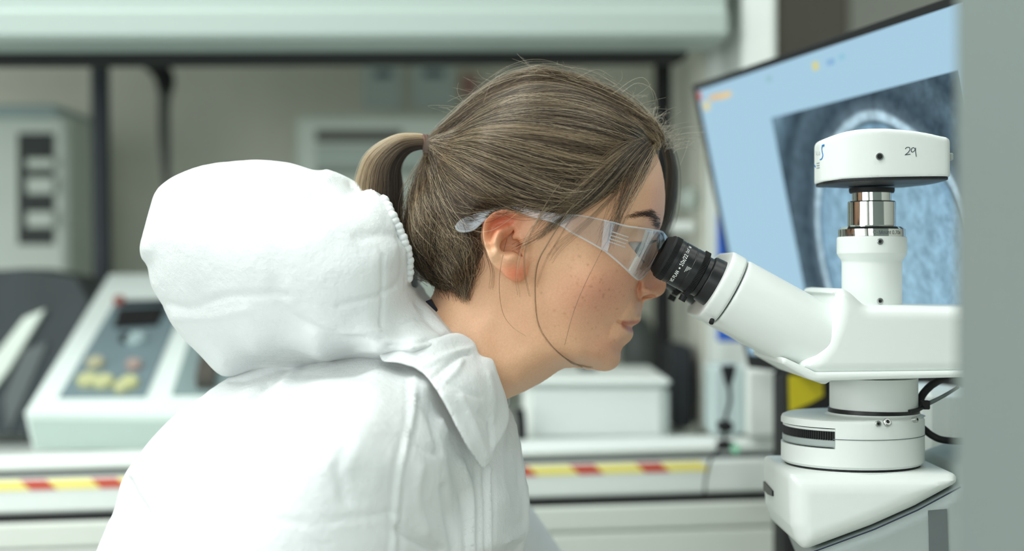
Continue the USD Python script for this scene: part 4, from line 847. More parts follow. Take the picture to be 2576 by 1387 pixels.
# --- column between turret and head, black cable tie round it
kx, kr = xpx(2197.5), 217 / 2 * S
obj('column', lathe([(0, z1 - .004), (kr + .005, z1 - .0005), (kr + .002, z1 + .0006), (kr, z1 + .003), (kr, zpx(950)), (0, zpx(950))], (kx, YM, 0), n=96), M_WHITE, scope, smooth=30)
tie_m = lathe([(kr, 0), (kr + .0012, .0002), (kr + .0012, .0036), (kr, .0038)], (kx, YM, zpx(1040)), (0.015, 0, 1), 96)
tie_p = obj('cable_tie', tie_m, M_BLACKG, scope, smooth=30)
hd = W(2327, 1019, YM - .012)
obj('tie_head', box(hd[0] - .003, hd[0] + .003, hd[1] - .003, hd[1] + .003, hd[2] - .0032, hd[2] + .0032, .0006), M_BLACK, tie_p, smooth=30)
obj('tie_strap', tube([W(2285, 1037, YM - .026), W(2308, 1032, YM - .02), W(2322, 1024, YM - .013), hd], .0016, 8, 16), M_BLACKG, tie_p, smooth=50)
obj('tie_tail', tube([hd, W(2350, 1009, YM - .012), W(2380, 993, YM - .012), W(2412, 974, YM - .01)], [.0018, .0014, .0012], 8, 20), M_GREY2, tie_p, smooth=50)
obj('cable', tube([W(2290, 1045, YM + .012), W(2309, 1020, YM + .004), W(2322, 992, YM), W(2346, 968, YM), W(2380, 952, YM + .01), W(2470, 930, YM + .03)], .0029, 12, 40), M_BLACK, scope, smooth=50, label='black cable rising behind the column')
obj('cable', tube([W(2300, 1058, YM + .02), W(2322, 1078, YM + .01), W(2346, 1097, YM + .006), W(2376, 1108, YM + .004), W(2440, 1111, YM + .01), W(2540, 1108, YM + .03)], .0026, 12, 40), M_BLACK, scope, smooth=50, label='black cable looping down behind the turret')
# --- binocular head
head_px = [(2095,738),(2106,728),(2124,726),(2142,736),(2172,764),(2184,769),(2300,770),(2420,773),(2640,776),(2640,938),(2410,942),(2052,946),(2012,927),(2020,912),(2050,893),(2076,860),(2096,808),(2104,768),(2106,738)]
bh = obj('binocular_head', slab_extrude(poly(nearpx(head_px, YM - .055)), YM - .058, YM + .058, .0016, .009), M_WHITE, scope, smooth=True)
base_px = [(1966,906),(1969,901),(1976,901),(2052,937),(2640,930),(2640,955),(2410,950),(2056,959),(2040,957),(1968,916)]
obj('head_base', slab_extrude(poly(nearpx(base_px, YM - .058)), YM - .060, YM + .060, .0009, .0022), M_WHITE, bh, smooth=True)
lp = poly(nearpx([(1990,915),(2053,946.5),(2400,942),(2630,938)], YM - .059)); obj('seam', tube(np.stack([lp[:, 0], np.full(4, YM - .0592), lp[:, 1]], 1), .0006, 6), M_LINE, bh, smooth=50)
ax = np.array([-0.876, 0, 0.482]); ax /= np.linalg.norm(ax); pp_ = np.array([ax[2], 0, -ax[0]])           # towards the eye; up across it
T0 = W(1806, 718, YM - .031) + [0, .031, 0]
def along(t, p=0.0, y=YM): return T0 + ax * t * S + pp_ * p * S + np.array([0, y - YM, 0])
def tube_box(t0, t1, hw, hy, r, h=.0013):
    """A box along the tube axis from t0 to t1 (pixels), half height hw (pixels), half depth hy (m), rounded."""
    n = lambda a: int(math.ceil(a / h)) + 4
    X_ = (np.arange(2 * n(hw * S) + 1) - n(hw * S)) * h; Y_ = (np.arange(2 * n(hy) + 1) - n(hy)) * h; L = (t1 - t0) * S; Z_ = (np.arange(n(L) + 8) - 4) * h
    a = np.abs(X_)[:, None] - hw * S + r; b = np.abs(Y_)[None, :] - hy + r
    s2 = np.sqrt(np.maximum(a, 0) ** 2 + np.maximum(b, 0) ** 2) + np.minimum(np.maximum(a, b), 0) - r
    q = np.abs(Z_ - L / 2) - L / 2
    Fb = smax(s2[:, :, None] + 0 * q, q[None, None, :] + 0 * s2[:, :, None], .0016).astype(np.float32)
    m = nets(Fb, (X_[0], Y_[0], Z_[0]), h); v = m.vertices
    m.vertices = along(t0) + v[:, [0]] * pp_ + v[:, [1]] * np.array([0, 1, 0]) + v[:, [2]] * ax
    if m.volume < 0: m.invert()
    return m
bt = obj('binocular_tube', tube_box(-345, -36, 89, .056, .026), M_WHITE, scope, smooth=True)
obj('tube_front', tube_box(-33, 8, 90, .0565, .026), M_WHITE, bt, smooth=True)
obj('seam', tube_box(-36, -33, 88.6, .0556, .026), M_LINE, bt, smooth=True)
th = [( -36, -97), (-36, -60), (-36, 0), (-36, 60)]
obj('tube_underplate', prism([(1790,806),(1800,803),(2030,912),(2030,925),(1800,818)], YM - .035, YM + .035, YM), M_WHITE, bt, smooth=30)
sc_ = along(-22, -88, YM - .047)
obj('lock_screw', lathe([(0, -.002), (.0017, -.002), (.0017, .0011), (0, .0011)], sc_, -pp_ + np.array([0, -.9, 0]), 20), M_BLACK, bt, smooth=30)
# eyepieces
def eyepiece(yc, dt=0.0, dp=0.0, near=True):
    px = lambda r: r * S * (yc / YM if False else 1.0)
    k = 0.972                                             # the near tube is closer to the camera than the plane the pixels were read on
    e = holder('eyepiece', scope, 'near black eyepiece at the woman\'s eye' if near else 'far black eyepiece')
    c0 = along(dt, dp, yc)
    tq = lambda t: float(np.interp(t, [-20, 0, 40, 46, 61, 80, 140, 152, 181], [-20, 0, 34, 38, 54, 67, 133, 146, 168])) * S * k
    def L(prof): return lathe([(r * S * k, tq(t)) for r, t in prof], c0, ax, 96)
    obj('eyepiece_sleeve', L([(0, -20), (62, -20), (62.5, 0), (60.5, 40), (59, 44), (54, 47), (0, 47)]), M_BLACKG, e, smooth=30)
    obj('eyepiece_neck', L([(0, 46), (53, 46), (53, 57), (57, 60), (57, 66), (0, 66)]), M_BLACKG, e, smooth=30)
    obj('focus_ring', knurl(59.5 * S * k, 62 * S * k, tq(61), tq(80), 100, c0, ax), M_BLACK, e, smooth=None)
    eb = obj('eyepiece_body', L([(0, 78), (56, 78), (57.5, 80), (57.5, 96), (56.8, 97), (56.8, 99), (57.5, 100), (57.5, 126), (56.5, 127), (56.5, 129), (57.5, 130), (57.5, 140), (0, 140)]), M_BLACKG, e, smooth=25)
    obj('eyecup_ring', knurl(57 * S * k, 58.8 * S * k, tq(139), tq(152), 110, c0, ax), M_BLACK, e, smooth=None)
    obj('eyecup', L([(0, 151), (57.5, 151), (57.5, 160), (55, 165), (52, 168), (49, 176), (45, 181), (40, 181), (36, 172), (0, 170)]), M_BLACK, e, smooth=30)
    obj('eye_lens', L([(0, 168), (34, 168), (30, 173.5), (18, 176), (0, 177)]), mat('lens_glass', (18, 22, 30), 0.03, coat=1.0), e, smooth=30)
    kb = c0 + ax * tq(72) - pp_ * 62 * S
    obj('lock_knob', lathe([(0, 0), (9 * S, 0), (9 * S, 14 * S), (0, 14 * S)], kb, -pp_, 24), M_BLACK, e, smooth=30)
    if not near: return
    # lettering wrapped round the body; u runs round the barrel, from lower left to upper right in the picture
    R = 57.5 * S * k
    def wrap(tmesh, t, phi0, m, flip=1):
        v = tmesh.vertices; a = phi0 + v[:, 0] / R; rr = R + v[:, 2] - .0001
        side = np.array([0, -1, 0])
        w_ = c0 + (t * S * k + v[:, [1]]) * ax + rr[:, None] * (np.cos(a)[:, None] * side + np.sin(a)[:, None] * pp_)
        obj('lettering', trimesh.Trimesh(w_, tmesh.faces, process=False), m, eb, smooth=None)
    def word(s, hgt, a0, a1, t, m=M_PRINT):               # lettering that fills the angle from a0 to a1
        q = meshkit.text_mesh(s, hgt, .0002, bold=True).subdivide(); b = q.bounds
        q.apply_translation([-b[0][0], 0, 0]); q.apply_scale([(a1 - a0) * R / (b[1][0] - b[0][0]), 1, 1]); wrap(q, t, a0, m)
    h_ = 8.0 * S
    word('HC PLAN', h_, -1.02, -.36, 107)
    sq = trimesh.creation.box([4 * S, 4 * S, .0002]); sq.apply_translation([2 * S, 3.5 * S, .0001]); wrap(sq, 107, -.25, M_PRINT)
    word('10x/22', h_ * 1.15, -.09, .46, 106.5)
    gl = [trimesh.creation.extrude_polygon(sg.LineString(p).buffer(.42 * S), .0002, engine='earcut') for p in (
        [(S * (2.6 + 2.6 * math.cos(a)), S * (4 + 2.6 * math.sin(a))) for a in np.linspace(0, 6.283, 16)], [(S * (8.4 + 2.6 * math.cos(a)), S * (4 + 2.6 * math.sin(a))) for a in np.linspace(0, 6.283, 16)],
        [(0, 4 * S), (1.5 * S, 9 * S)], [(11 * S, 4 * S), (13 * S, 9.5 * S)])]
    wrap(trimesh.util.concatenate(gl), 107, .56, M_PRINT)
    word('M', h_ * .8, .92, 1.03, 107)
    for k_ in range(5):                                   # the small triangle of fine lines
        q = trimesh.creation.box([(16 - 3.2 * k_) * S, .9 * S, .0002]); q = q.subdivide().subdivide(); q.apply_translation([0, 0, .0001]); wrap(q, 96 - 2.6 * k_, -0.12 + 0.03 * k_, M_PRINT)
eyepiece(YM - .031); eyepiece(YM + .031, 0, -3, False)
# --- photo tube with collar, steel adapter, camera
tx = xpx(2193)
pt_ = obj('photo_tube', lathe([(0, zpx(772)), (148 / 2 * S, zpx(772)), (148 / 2 * S, zpx(664)), (150 / 2 * S, zpx(656)), (171 / 2 * S, zpx(640)), (172 / 2 * S, zpx(636)), (172 / 2 * S, zpx(600)), (169 / 2 * S, zpx(597)), (0, zpx(597))], (tx, YM, 0), n=96), M_WHITE, scope, smooth=30)
obj('seam', lathe([(0, zpx(773.5)), (149 / 2 * S, zpx(773.5)), (149 / 2 * S, zpx(771)), (0, zpx(771))], (tx, YM, 0), n=96), M_GREY2, pt_, smooth=30)
for py, r0 in ((608, 172), (758, 148)):
    c_ = W(2214, py, YM - math.sqrt((r0 / 2 * S) ** 2 - (xpx(2214, 1.021) - tx) ** 2)); out_ = np.array([c_[0] - tx, c_[1] - YM, 0])
    sc = obj('set_screw', lathe([(0, -.003), (.0023, -.003), (.0023, .0004), (.0014, .0006), (.0013, 0), (0, 0)], c_, out_, 24), M_STEEL, pt_, smooth=30)
    obj('screw_socket', lathe([(0, 0), (.0012, 0), (.0012, .0003), (0, .0003)], c_, out_, 6), M_BLACK, sc, smooth=None)
ad = obj('camera_adapter', lathe([(0, zpx(597)), (164 / 2 * S, zpx(597)), (165 / 2 * S, zpx(595)), (165 / 2 * S, zpx(578)), (152 / 2 * S, zpx(572)), (116 / 2 * S, zpx(571)), (119 / 2 * S, zpx(568)), (119 / 2 * S, zpx(510)), (116 / 2 * S, zpx(507)), (97 / 2 * S, zpx(507)), (97 / 2 * S, zpx(484)), (0, zpx(484))], (tx, YM, 0), n=128), M_CHROME, scope, smooth=25)
R_ = 165 / 2 * S
q = meshkit.text_mesh('C-Mount 0.70x', 9.0 * S, .0002).subdivide(); q.apply_translation([-q.bounds.mean(0)[0], 0, 0]); q.apply_scale([.95 * R_ / (q.bounds[1][0] - q.bounds[0][0]), 1, 1]); v = q.vertices; a = v[:, 0] / R_ + 0.26
w_ = np.stack([tx + (R_ + v[:, 2] - .0001) * np.sin(a), YM - (R_ + v[:, 2] - .0001) * np.cos(a), zpx(591.5) + v[:, 1]], 1)
obj('lettering', trimesh.Trimesh(w_, q.faces, process=False), M_INK, ad, smooth=None)
obj('adapter_flange', lathe([(0, zpx(486)), (108 / 2 * S, zpx(486)), (112 / 2 * S, zpx(482)), (112 / 2 * S, zpx(474)), (0, zpx(474))], (tx, YM, 0), n=96), M_BLACK, ad, smooth=30)
# camera housing: a rounded plan cut by a crowned side outline
ca, cb = xpx(2052, 1.045), xpx(2371, 1.035)
plan = spline(np.array([(ca, YM + .004), (ca + .001, YM - .018), (ca + .012, YM - .033), (ca + .032, YM - .041), (ca + .055, YM - .0425), (cb - .010, YM - .0405), (cb - .003, YM - .036), (cb, YM - .022), (cb + .001, YM + .012), (cb - .004, YM + .034), (cb - .02, YM + .041), (ca + .05, YM + .042), (ca + .02, YM + .036), (ca + .005, YM + .022), (ca, YM + .004)]), 120)[:-1]
yc_ = YM - .042
def zc_(py): return ZC + (CY - py) / FPX * yc_
hx_, hy_, hz_ = grid((ca - .004, YM - .048, zc_(462)), (cb + .006, YM + .048, zc_(315)), .0009)
psd = poly_sd(plan, hx_, hy_)
pu = CX + hx_ / yc_ * FPX
ztop = np.interp(pu, [2040, 2052, 2080, 2110, 2140, 2175, 2230, 2300, 2350, 2375], [zc_(q_) for q_ in (372, 360, 346, 334, 326, 322, 322, 328, 336, 343)])
zbot = np.interp(pu, [2050, 2090, 2130, 2200, 2375], [zc_(q_) for q_ in (459, 452, 448, 446, 443)])
ztop = ndimage.gaussian_filter1d(ztop, 4)
Fc = smax(smax(psd[:, :, None] + 0 * hz_[None, None, :], (hz_[None, None, :] - ztop[:, None, None]) + 0 * psd[:, :, None], .004), (zbot[:, None, None] - hz_[None, None, :]) + 0 * psd[:, :, None], .001).astype(np.float32)
ch = obj('camera_housing', nets(Fc, (hx_[0], hy_[0], hz_[0]), .0009), M_WHITE, scope, smooth=40, label='white microscope camera marked 29')
bz_, zt_ = grid((ca - .004, YM - .048, zc_(492)), (cb + .006, YM + .048, zc_(440)), .0012), None
psd2 = poly_sd(plan, bz_[0], bz_[1]) + .0012
zb2 = np.interp(CX + bz_[0] / yc_ * FPX, [2050, 2090, 2130, 2200, 2375], [zc_(q_) for q_ in (459, 452, 448, 446, 443)])
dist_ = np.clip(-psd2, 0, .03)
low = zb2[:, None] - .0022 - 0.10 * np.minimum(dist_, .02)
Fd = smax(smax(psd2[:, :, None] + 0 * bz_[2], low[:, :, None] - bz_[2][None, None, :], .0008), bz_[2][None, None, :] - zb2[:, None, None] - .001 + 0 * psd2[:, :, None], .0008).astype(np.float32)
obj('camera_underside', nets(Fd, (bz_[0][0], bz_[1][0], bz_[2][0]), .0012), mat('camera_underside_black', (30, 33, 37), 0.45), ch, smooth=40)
hc = W(2213, 394, YM - .0426)
obj('thread_hole', lathe([(0, -.002), (.0026, -.002), (.0026, .0003), (.0018, .0003), (.0016, -.0002), (0, -.0002)], hc, (0, -1, 0), 24), M_STEEL, ch, smooth=30)
obj('thread_bore', lathe([(0, 0), (.0016, 0), (.0016, .00035), (0, .00035)], hc - [0, -.0002, 0], (0, -1, 0), 20), M_BLACK, ch, smooth=None)
obj('connector', box(cb - .001, cb + .002, YM - .03, YM - .012, zc_(400), zc_(381), .0008), M_GREYP, ch, smooth=30)
# hand-written 29
yw = YM - .0424
PLAN_ = sg.Polygon(plan)
def stroke(pts, r, name, m):
    g = resample(np.array(pts, float), 26); P_ = []
    for a, b in g:
        y_ = next((q_ for q_ in np.arange(YM - .046, YM + .03, .0002) if PLAN_.contains(sg.Point((a - CX) / FPX * q_, q_))), yw)
        P_.append(W(a, b, y_ - .0001))
    obj(name, tube(P_, r, 6), m, ch, smooth=50)
stroke([(2277,375),(2281,371),(2287,371),(2289,376),(2285,383),(2278,389),(2276,390),(2283,389),(2290,388)], .00028, 'lettering', M_INK)
stroke([(2302,376),(2299,372),(2294,373),(2292,379),(2295,383),(2300,380),(2303,374),(2303,371),(2303,380),(2304,387),(2305,394)], .00028, 'lettering', M_INK)
stroke([(2074,366),(2069.5,367.5),(2068,374),(2069,383),(2070.5,391),(2068,399),(2063.5,402)], .0005, 'lettering', M_BLUEP)
stroke([(2069,367),(2074,365.5)], .0008, 'lettering', M_BLUEP)
for k, (a, b) in enumerate(((2053, 386), (2057, 387), (2061, 386))): stroke([(a, b - 5), (a + 1.5, b), (a + .5, b + 5)], .0003, 'lettering', M_PALEP)
stroke([(2050.5,417),(2052,420)], .0006, 'lettering', M_BLUEP)
for k in range(3): stroke([(2055, 411 + 6 * k), (2062, 410 + 6 * k)], .0004, 'lettering', M_PALEP)
# ================================================================ the bench with its hood, behind
M_HOODW = mat('hood_white', (226, 232, 228), 0.45); M_SASH = mat('sash_grey_green', (172, 186, 180), 0.45); M_HOODG = mat('hood_liner_grey', (230, 230, 218), 0.6, mottle=0.06, mscale=8); M_DARK = mat('dark_blue_grey', (34, 38, 45), 0.6); M_BLK = mat('matt_black', (16, 17, 20), 0.7)
M_DRAW = mat('drawer_white', (214, 219, 210), 0.45); M_RED = mat('tape_red', (200, 84, 66), 0.55); M_YEL = mat('tape_yellow', (246, 232, 132), 0.55); M_PALE = mat('pale_instrument', (222, 232, 222), 0.5)
YB = 1.62; zt0 = W(0, 1118, YB)[2]; ROLL, YAW = 0.0165, 0.086
PIV = np.array([0, YB, ZC])
Rb = trimesh.transformations.rotation_matrix(-ROLL, [0, 1, 0])[:3, :3] @ trimesh.transformations.rotation_matrix(YAW, [0, 0, 1])[:3, :3]
def bench(m):
    """The bench stands at a slight angle to the picture."""
    m = tm(m).copy(); m.vertices = (m.vertices - PIV) @ Rb.T + PIV; return m
def pbox(px0, px1, py0, py1, y0, y1, bev=0.004):
    """A box whose front face at depth y0 covers these pixels."""
    a, b = W(px0, py1, y0), W(px1, py0, y0); return box(a[0], b[0], y0, y1, a[2], b[2], bev)
hood = thing('fume_hood', 'white walk-up fume hood with a grey lined cabinet and raised front sash', 'fume hood', (0, 1.9, 0))
BX0 = -1.35
sash_x1 = W(1880, 0, 1.75)[0]
zs0, zs1 = W(0, 96, 1.75)[2], W(0, 18, 1.75)[2]
obj('sash_panel', bench(box(BX0, sash_x1, 1.75, 1.86, zs0, zs1, .006)), M_SASH, hood)
obj('upper_panel', bench(box(BX0, sash_x1, 1.762, 1.90, zs1 - .004, 2.3, .004)), M_SASH, hood)
obj('sash_shadow_strip', bench(box(BX0, sash_x1 - .03, 1.86, 1.93, W(0, 166, 1.93)[2], zs0 + .02, .003)), M_BLK, hood)  # black strip paints in the shadow under the sash
px_l = W(1783, 0, 1.935)[0]; px_r = W(1956, 0, 1.80)[0]
obj('post', box(W(1868, 0, 1.80)[0], px_r, 1.80, 2.05, 0.0, 2.3, .006), M_HOODW, hood)
obj('post', box(px_l, W(1868, 0, 1.80)[0], 1.935, 2.05, 0.0, 1.9, .003), M_HOODW, hood)
obj('side_liner', box(.262, .266, 1.945, 2.74, zt0 - .02, 1.92, 0), M_HOODG, hood)
obj('back_liner', box(BX0, .262, 2.72, 2.74, zt0 - .05, 1.92, 0), M_HOODG, hood)
obj('roof_liner', bench(box(BX0, px_l, 1.93, 2.74, 1.93, 1.95, 0)), M_HOODG, hood)
obj('work_surface', bench(box(BX0, px_l, YB + .045, 2.72, zt0 - .05, zt0 - .03, 0)), M_HOODW, hood)
obj('sill', bench(box(BX0, .62, YB, YB + .05, W(0, 1163, YB)[2], zt0, .010)), M_HOODW, hood)
zf = lambda py: W(0, py, YB - .005)[2]
obj('shadow_groove', bench(box(BX0, .62, YB + .006, YB + .02, zf(1173), zf(1160), 0)), M_DARK, hood)
obj('fascia', bench(box(BX0, .62, YB - .005, YB + .04, zf(1256), zf(1171), .003)), M_HOODW, hood)
obj('fascia_gap', bench(box(BX0, .62, YB - .003, YB + .03, zf(1280), zf(1256), 0)), M_BLK, hood)
for k in range(2):
    x0 = BX0 + 1.05 * k
    obj('drawer', bench(box(x0 + .002, x0 + 1.048, YB - .008, YB + .02, zf(1343), zf(1279), .003)), M_DRAW, hood)
    obj('drawer', bench(box(x0 + .002, x0 + 1.048, YB - .008, YB + .02, zf(1600), zf(1347), .003)), M_DRAW, hood)
obj('base_cabinet', bench(box(BX0, .86, YB + .02, 2.7, .02, zt0 - .05, 0)), M_DRAW, hood)
# hazard tape along the fascia
tape = holder('hazard_tape', hood, 'red and yellow striped hazard tape along the sill')
x = BX0 + .03; k = 0; za, zb = zf(1199), zf(1174)
period = [(.0474, M_YEL, 'yellow_stripe'), (.0288, M_RED, 'red_stripe')]
x_ = W(1785, 0, YB)[0]
while x_ > BX0 + .1:
    wd, m_, nm = period[k % 2]; k += 1; sl = .012
    q = np.array([(x_, za), (x_ - wd, za), (x_ - wd - sl, zb), (x_ - sl, zb)])
    v = np.array([(a, YB - .0062 + d, c) for d in (0, .0012) for a, c in q]); obj(nm, bench(trimesh.convex.convex_hull(v)), m_, tape, smooth=None); x_ -= wd
# --- things in the hood
def solo(name, mesh, m, label, cat, smooth=30, group=None): return obj(name, mesh, m, smooth=smooth, label=label, cat=cat, group=group)
ys = 2.72 - .05
def at(px, y): return W(px, 0, y)[0]
cab = thing('instrument_cabinet', 'pale instrument cabinet with a dark slotted window at the far left of the hood', 'instrument', W(60, 650, 2.35))
obj('body', pbox(-260, 172, 285, 1010, 2.35, 2.6, .01), M_PALE, cab); obj('top', pbox(-260, 146, 262, 290, 2.33, 2.6, .006), mat('pale_blue_top', (176, 196, 198), .5), cab)
wn = obj('window', pbox(44, 134, 335, 615, 2.346, 2.352, .001), mat('slot_dark', (54, 60, 58), .6), cab, smooth=None)
for a, b in ((398, 424), (446, 488), (532, 572)): obj('shelf', pbox(66, 134, a, b, 2.335, 2.347, .002), M_PALE, wn, smooth=None)
pole = solo('support_pole', lathe([(0, 0), (.0145, 0), (.0145, .62), (0, .62)], W(262, 1000, 2.25) * [1, 1, 0] + [0, 0, 1.03], (-.012, 0, 1), 20), mat('pole_blue_grey', (62, 68, 76), .6), 'dark vertical pole left of the hanging hose in the hood', 'pole')
hose = thing('hanging_hose', 'black hose nozzle hanging from the hood roof left of the notices', 'hose', W(405, 300, 2.4))
obj('nozzle', tube([W(372, 158, 2.4), W(398, 172, 2.4), W(414, 196, 2.4), W(416, 232, 2.4)], [.012, .016, .017, .013], 14, 20), M_BLK, hose, smooth=50)
obj('hose', tube([W(416, 226, 2.4), W(413, 270, 2.4), W(413, 330, 2.4), W(416, 400, 2.4), W(419, 470, 2.4)], [.011, .010, .010, .008, .005], 12, 24), mat('hose_grey', (84, 88, 84), .6), hose, smooth=50)
for k, (a, b, c, d) in enumerate(((913, 1010, 166, 276), (1036, 1141, 164, 272))):
    nt = thing('notice', ('left' if k == 0 else 'right') + '-hand one of the two pale notices pinned up above the ponytail', 'notice', W((a + b) / 2, d, 2.62), group=None)
    obj('sheet', pbox(a, b, c, d, 2.62, 2.624, 0), mat('notice_paper', (204, 220, 218), .7), nt, smooth=None)
    obj('heading', pbox(a + 30, b - 24, c + 12, c + 30, 2.6185, 2.6205, 0), mat('notice_heading', (92, 108, 122), .7), nt, smooth=None)
solo('pink_note', pbox(1158, 1202, 186, 246, 2.62, 2.624, 0), mat('note_pink', (176, 138, 130), .7), 'small pinkish note beside the two pale notices', 'note', None)
ctl = thing('controller_box', 'pale controller box with dark slots standing behind the ponytail', 'instrument', W(950, 480, 2.45))
obj('case', pbox(742, 1190, 284, 1010, 2.45, 2.6, .012), M_PALE, ctl); obj('front_panel', pbox(792, 1180, 366, 420, 2.44, 2.455, .004), mat('panel_pale', (188, 202, 194), .5), ctl)
obj('slot', pbox(794, 1010, 328, 356, 2.446, 2.452, 0), mat('slot_brown', (92, 92, 86), .6), ctl, smooth=None); obj('slot', pbox(794, 1060, 424, 440, 2.446, 2.452, 0), mat('slot_mid', (140, 150, 140), .6), ctl, smooth=None)
# the sloping console
con = thing('control_console', 'white sloping control console with a grey instrument panel left of the hood', 'console', W(300, 1128, 1.70))
def yp(py): return -1.1114 / ((CY - py) / FPX - 0.5567)       # depth of the sloping top under a pixel
def slab(pts, lift, th):
    """A thin solid lying on the console's slope."""
    p = np.array([W(a, b, yp(b)) for a, b in pts]); nrm = np.array([0, -.486, .874]) * 1.0; q = np.vstack([p + nrm * lift, p + nrm * (lift - th)])
    return trimesh.convex.convex_hull(q)
hull_pts = np.array([W(62, 1040, yp(1040)), W(276, 690, yp(690)), W(660, 690, yp(690)), W(660, 1048, yp(1046))])
low = np.array([W(84, 1134, 1.71), W(660, 1134, 1.71), W(84, 1134, 1.71) + [0, .35, 0], W(660, 1134, 1.71) + [0, .35, 0], hull_pts[1] + [0, .1, 0], hull_pts[2] + [0, .1, 0]])
M_CON = mat('console_white', (222, 232, 228), .42)
obj('housing', trimesh.convex.convex_hull(np.vstack([hull_pts, low])), M_CON, con, smooth=None)
obj('front_board', trimesh.convex.convex_hull(np.vstack([np.array([W(a, b, 1.69) for a, b in ((74, 1058), (660, 1062), (660, 1130), (88, 1130))]) + [0, o_, 0] for o_ in (0, .01)])), mat('console_front', (176, 194, 186), .5), con, smooth=None)
pan = obj('instrument_panel', slab([(292, 762), (148, 1003), (366, 1000), (448, 800), (440, 756)], .003, .01), mat('panel_grey', (112, 130, 136), .5), con, smooth=None)
obj('instrument_panel', slab([(486, 830), (432, 996), (600, 996), (640, 830)], .003, .01), mat('panel_grey2', (128, 146, 146), .5), con, smooth=None)
obj('display', slab([(300, 786), (288, 832), (396, 826), (420, 780)], .006, .01), M_BLK, pan, smooth=None)
obj('upper_strip', slab([(304, 764), (296, 776), (420, 772), (424, 760)], .005, .01), M_DARK, pan, smooth=None)
def button(px, py, r, m, nm): obj(nm, lathe([(0, 0), (r, 0), (r, .006), (r * .8, .009), (0, .009)], W(px, py, yp(py)) + np.array([0, -.486, .874]) * .003, (0, -.486, .874), 24), m, pan, smooth=30)
button(302, 768, .008, mat('lamp_red', (150, 84, 74), .4), 'indicator_lamp')
button(318, 862, .008, M_BLK, 'knob'); button(343, 864, .013, mat('dial_pale', (158, 178, 180), .4), 'dial')
for px, py, r, c in ((242, 925, .011, (176, 172, 142)), (222, 968, .013, (186, 188, 140)), (262, 972, .013, (186, 188, 140)), (338, 930, .010, (166, 146, 138)), (326, 975, .012, (190, 192, 140)), (308, 985, .010, (186, 188, 142))): button(px, py, r, mat('button_%d' % px, c, .5), 'button')
obj('bracket', slab([(512, 900), (496, 985), (540, 985), (548, 905)], .02, .02), mat('bracket_brown', (74, 70, 64), .6), con, smooth=None)
dm = thing('dark_machine', 'dark machine with a pale slanting band left of the console', 'machine', W(60, 1128, 1.75))
obj('body', trimesh.convex.convex_hull(np.vstack([np.array([W(a, b, 1.95) for a, b in ((-300, 700), (60, 676), (190, 700), (222, 760), (80, 1096), (-300, 1090))]) + [0, o_, 0] for o_ in (0, .12)])), mat('machine_dark', (48, 56, 60), .5, mottle=.25, mscale=9), dm, smooth=None)
obj('slanting_band', trimesh.convex.convex_hull(np.vstack([np.array([W(a, b, 1.94) for a, b in ((112, 778), (60, 800), (-40, 930), (-40, 1010), (20, 930))]) + [0, o_, 0] for o_ in (0, .01)])), M_PALE, dm, smooth=None)
obj('side_panel', trimesh.convex.convex_hull(np.vstack([np.array([W(a, b, 1.945) for a, b in ((120, 860), (60, 1000), (20, 1090), (10, 1000), (60, 880))]) + [0, o_, 0] for o_ in (0, .008)])), mat('machine_grey', (92, 100, 100), .5), dm, smooth=None)
wb = thing('white_box', 'large white box on the hood sill right below the woman\'s chin', 'box', W(1498, 1116, 1.70))
obj('case', pbox(1316, 1686, 962, 1120, 1.70, 1.95, .012), M_HOODW, wb); obj('lid', pbox(1312, 1690, 954, 972, 1.695, 1.95, .006), M_HOODW, wb)
solo('black_fitting', lathe([(0, 0), (.012, 0), (.012, .02), (.008, .03), (0, .03)], W(1478, 962, 1.85) * [1, 1, 0] + [0, 0, W(0, 954, 1.695)[2]], (0, 0, 1), 24), M_BLK, 'small black fitting on top of the large white box', 'fitting')
solo('black_handle', tube([W(1306, 1030, 1.68), W(1310, 1050, 1.68), W(1312, 1085, 1.68), W(1312, 1112, 1.68)], .006, 12, 16), M_BLK, 'black clamp standing beside the large white box', 'clamp', 50)  # small black handle built as a plain bent tube
solo('rounded_motor', (lambda s: (s.apply_scale([.030, .04, .058]), s.apply_translation(W(1606, 880, 2.3)), s)[2])(trimesh.creation.icosphere(3, 1)), mat('motor_grey', (92, 98, 96), .5), 'dark grey rounded motor behind the woman\'s chin', 'motor', True)
solo('motor_mount', pbox(1570, 1640, 965, 1000, 2.28, 2.36, .004), M_DARK, 'dark mount under the rounded grey motor', 'mount')
solo('black_pole', pbox(1650, 1690, 150, 1040, 2.13, 2.16, .004), M_BLK, 'black vertical pole between the woman\'s face and the screen', 'pole')
solo('dark_wall_filler', pbox(1690, 1744, 870, 1080, 1.97, 2.1, .006), M_DARK, 'black bin for the dark part of the hood side wall right of the large white box', 'bin')  # added box, stands in for the dark lower part of the side wall
solo('white_dispenser', pbox(1688, 1752, 556, 584, 1.95, 1.995, .006), mat('bright_white', (240, 244, 240), .4), 'small white dispenser on the hood liner behind the eyepiece', 'dispenser')
solo('grey_dispenser', (lambda s: (s.apply_scale([.014, .014, .017]), s.apply_translation(W(1735, 500, 1.97)), s)[2])(trimesh.creation.icosphere(3, 1)), mat('knob_pale', (176, 186, 178), .5), 'round pale knob on the hood liner above the white dispenser', 'knob', True)
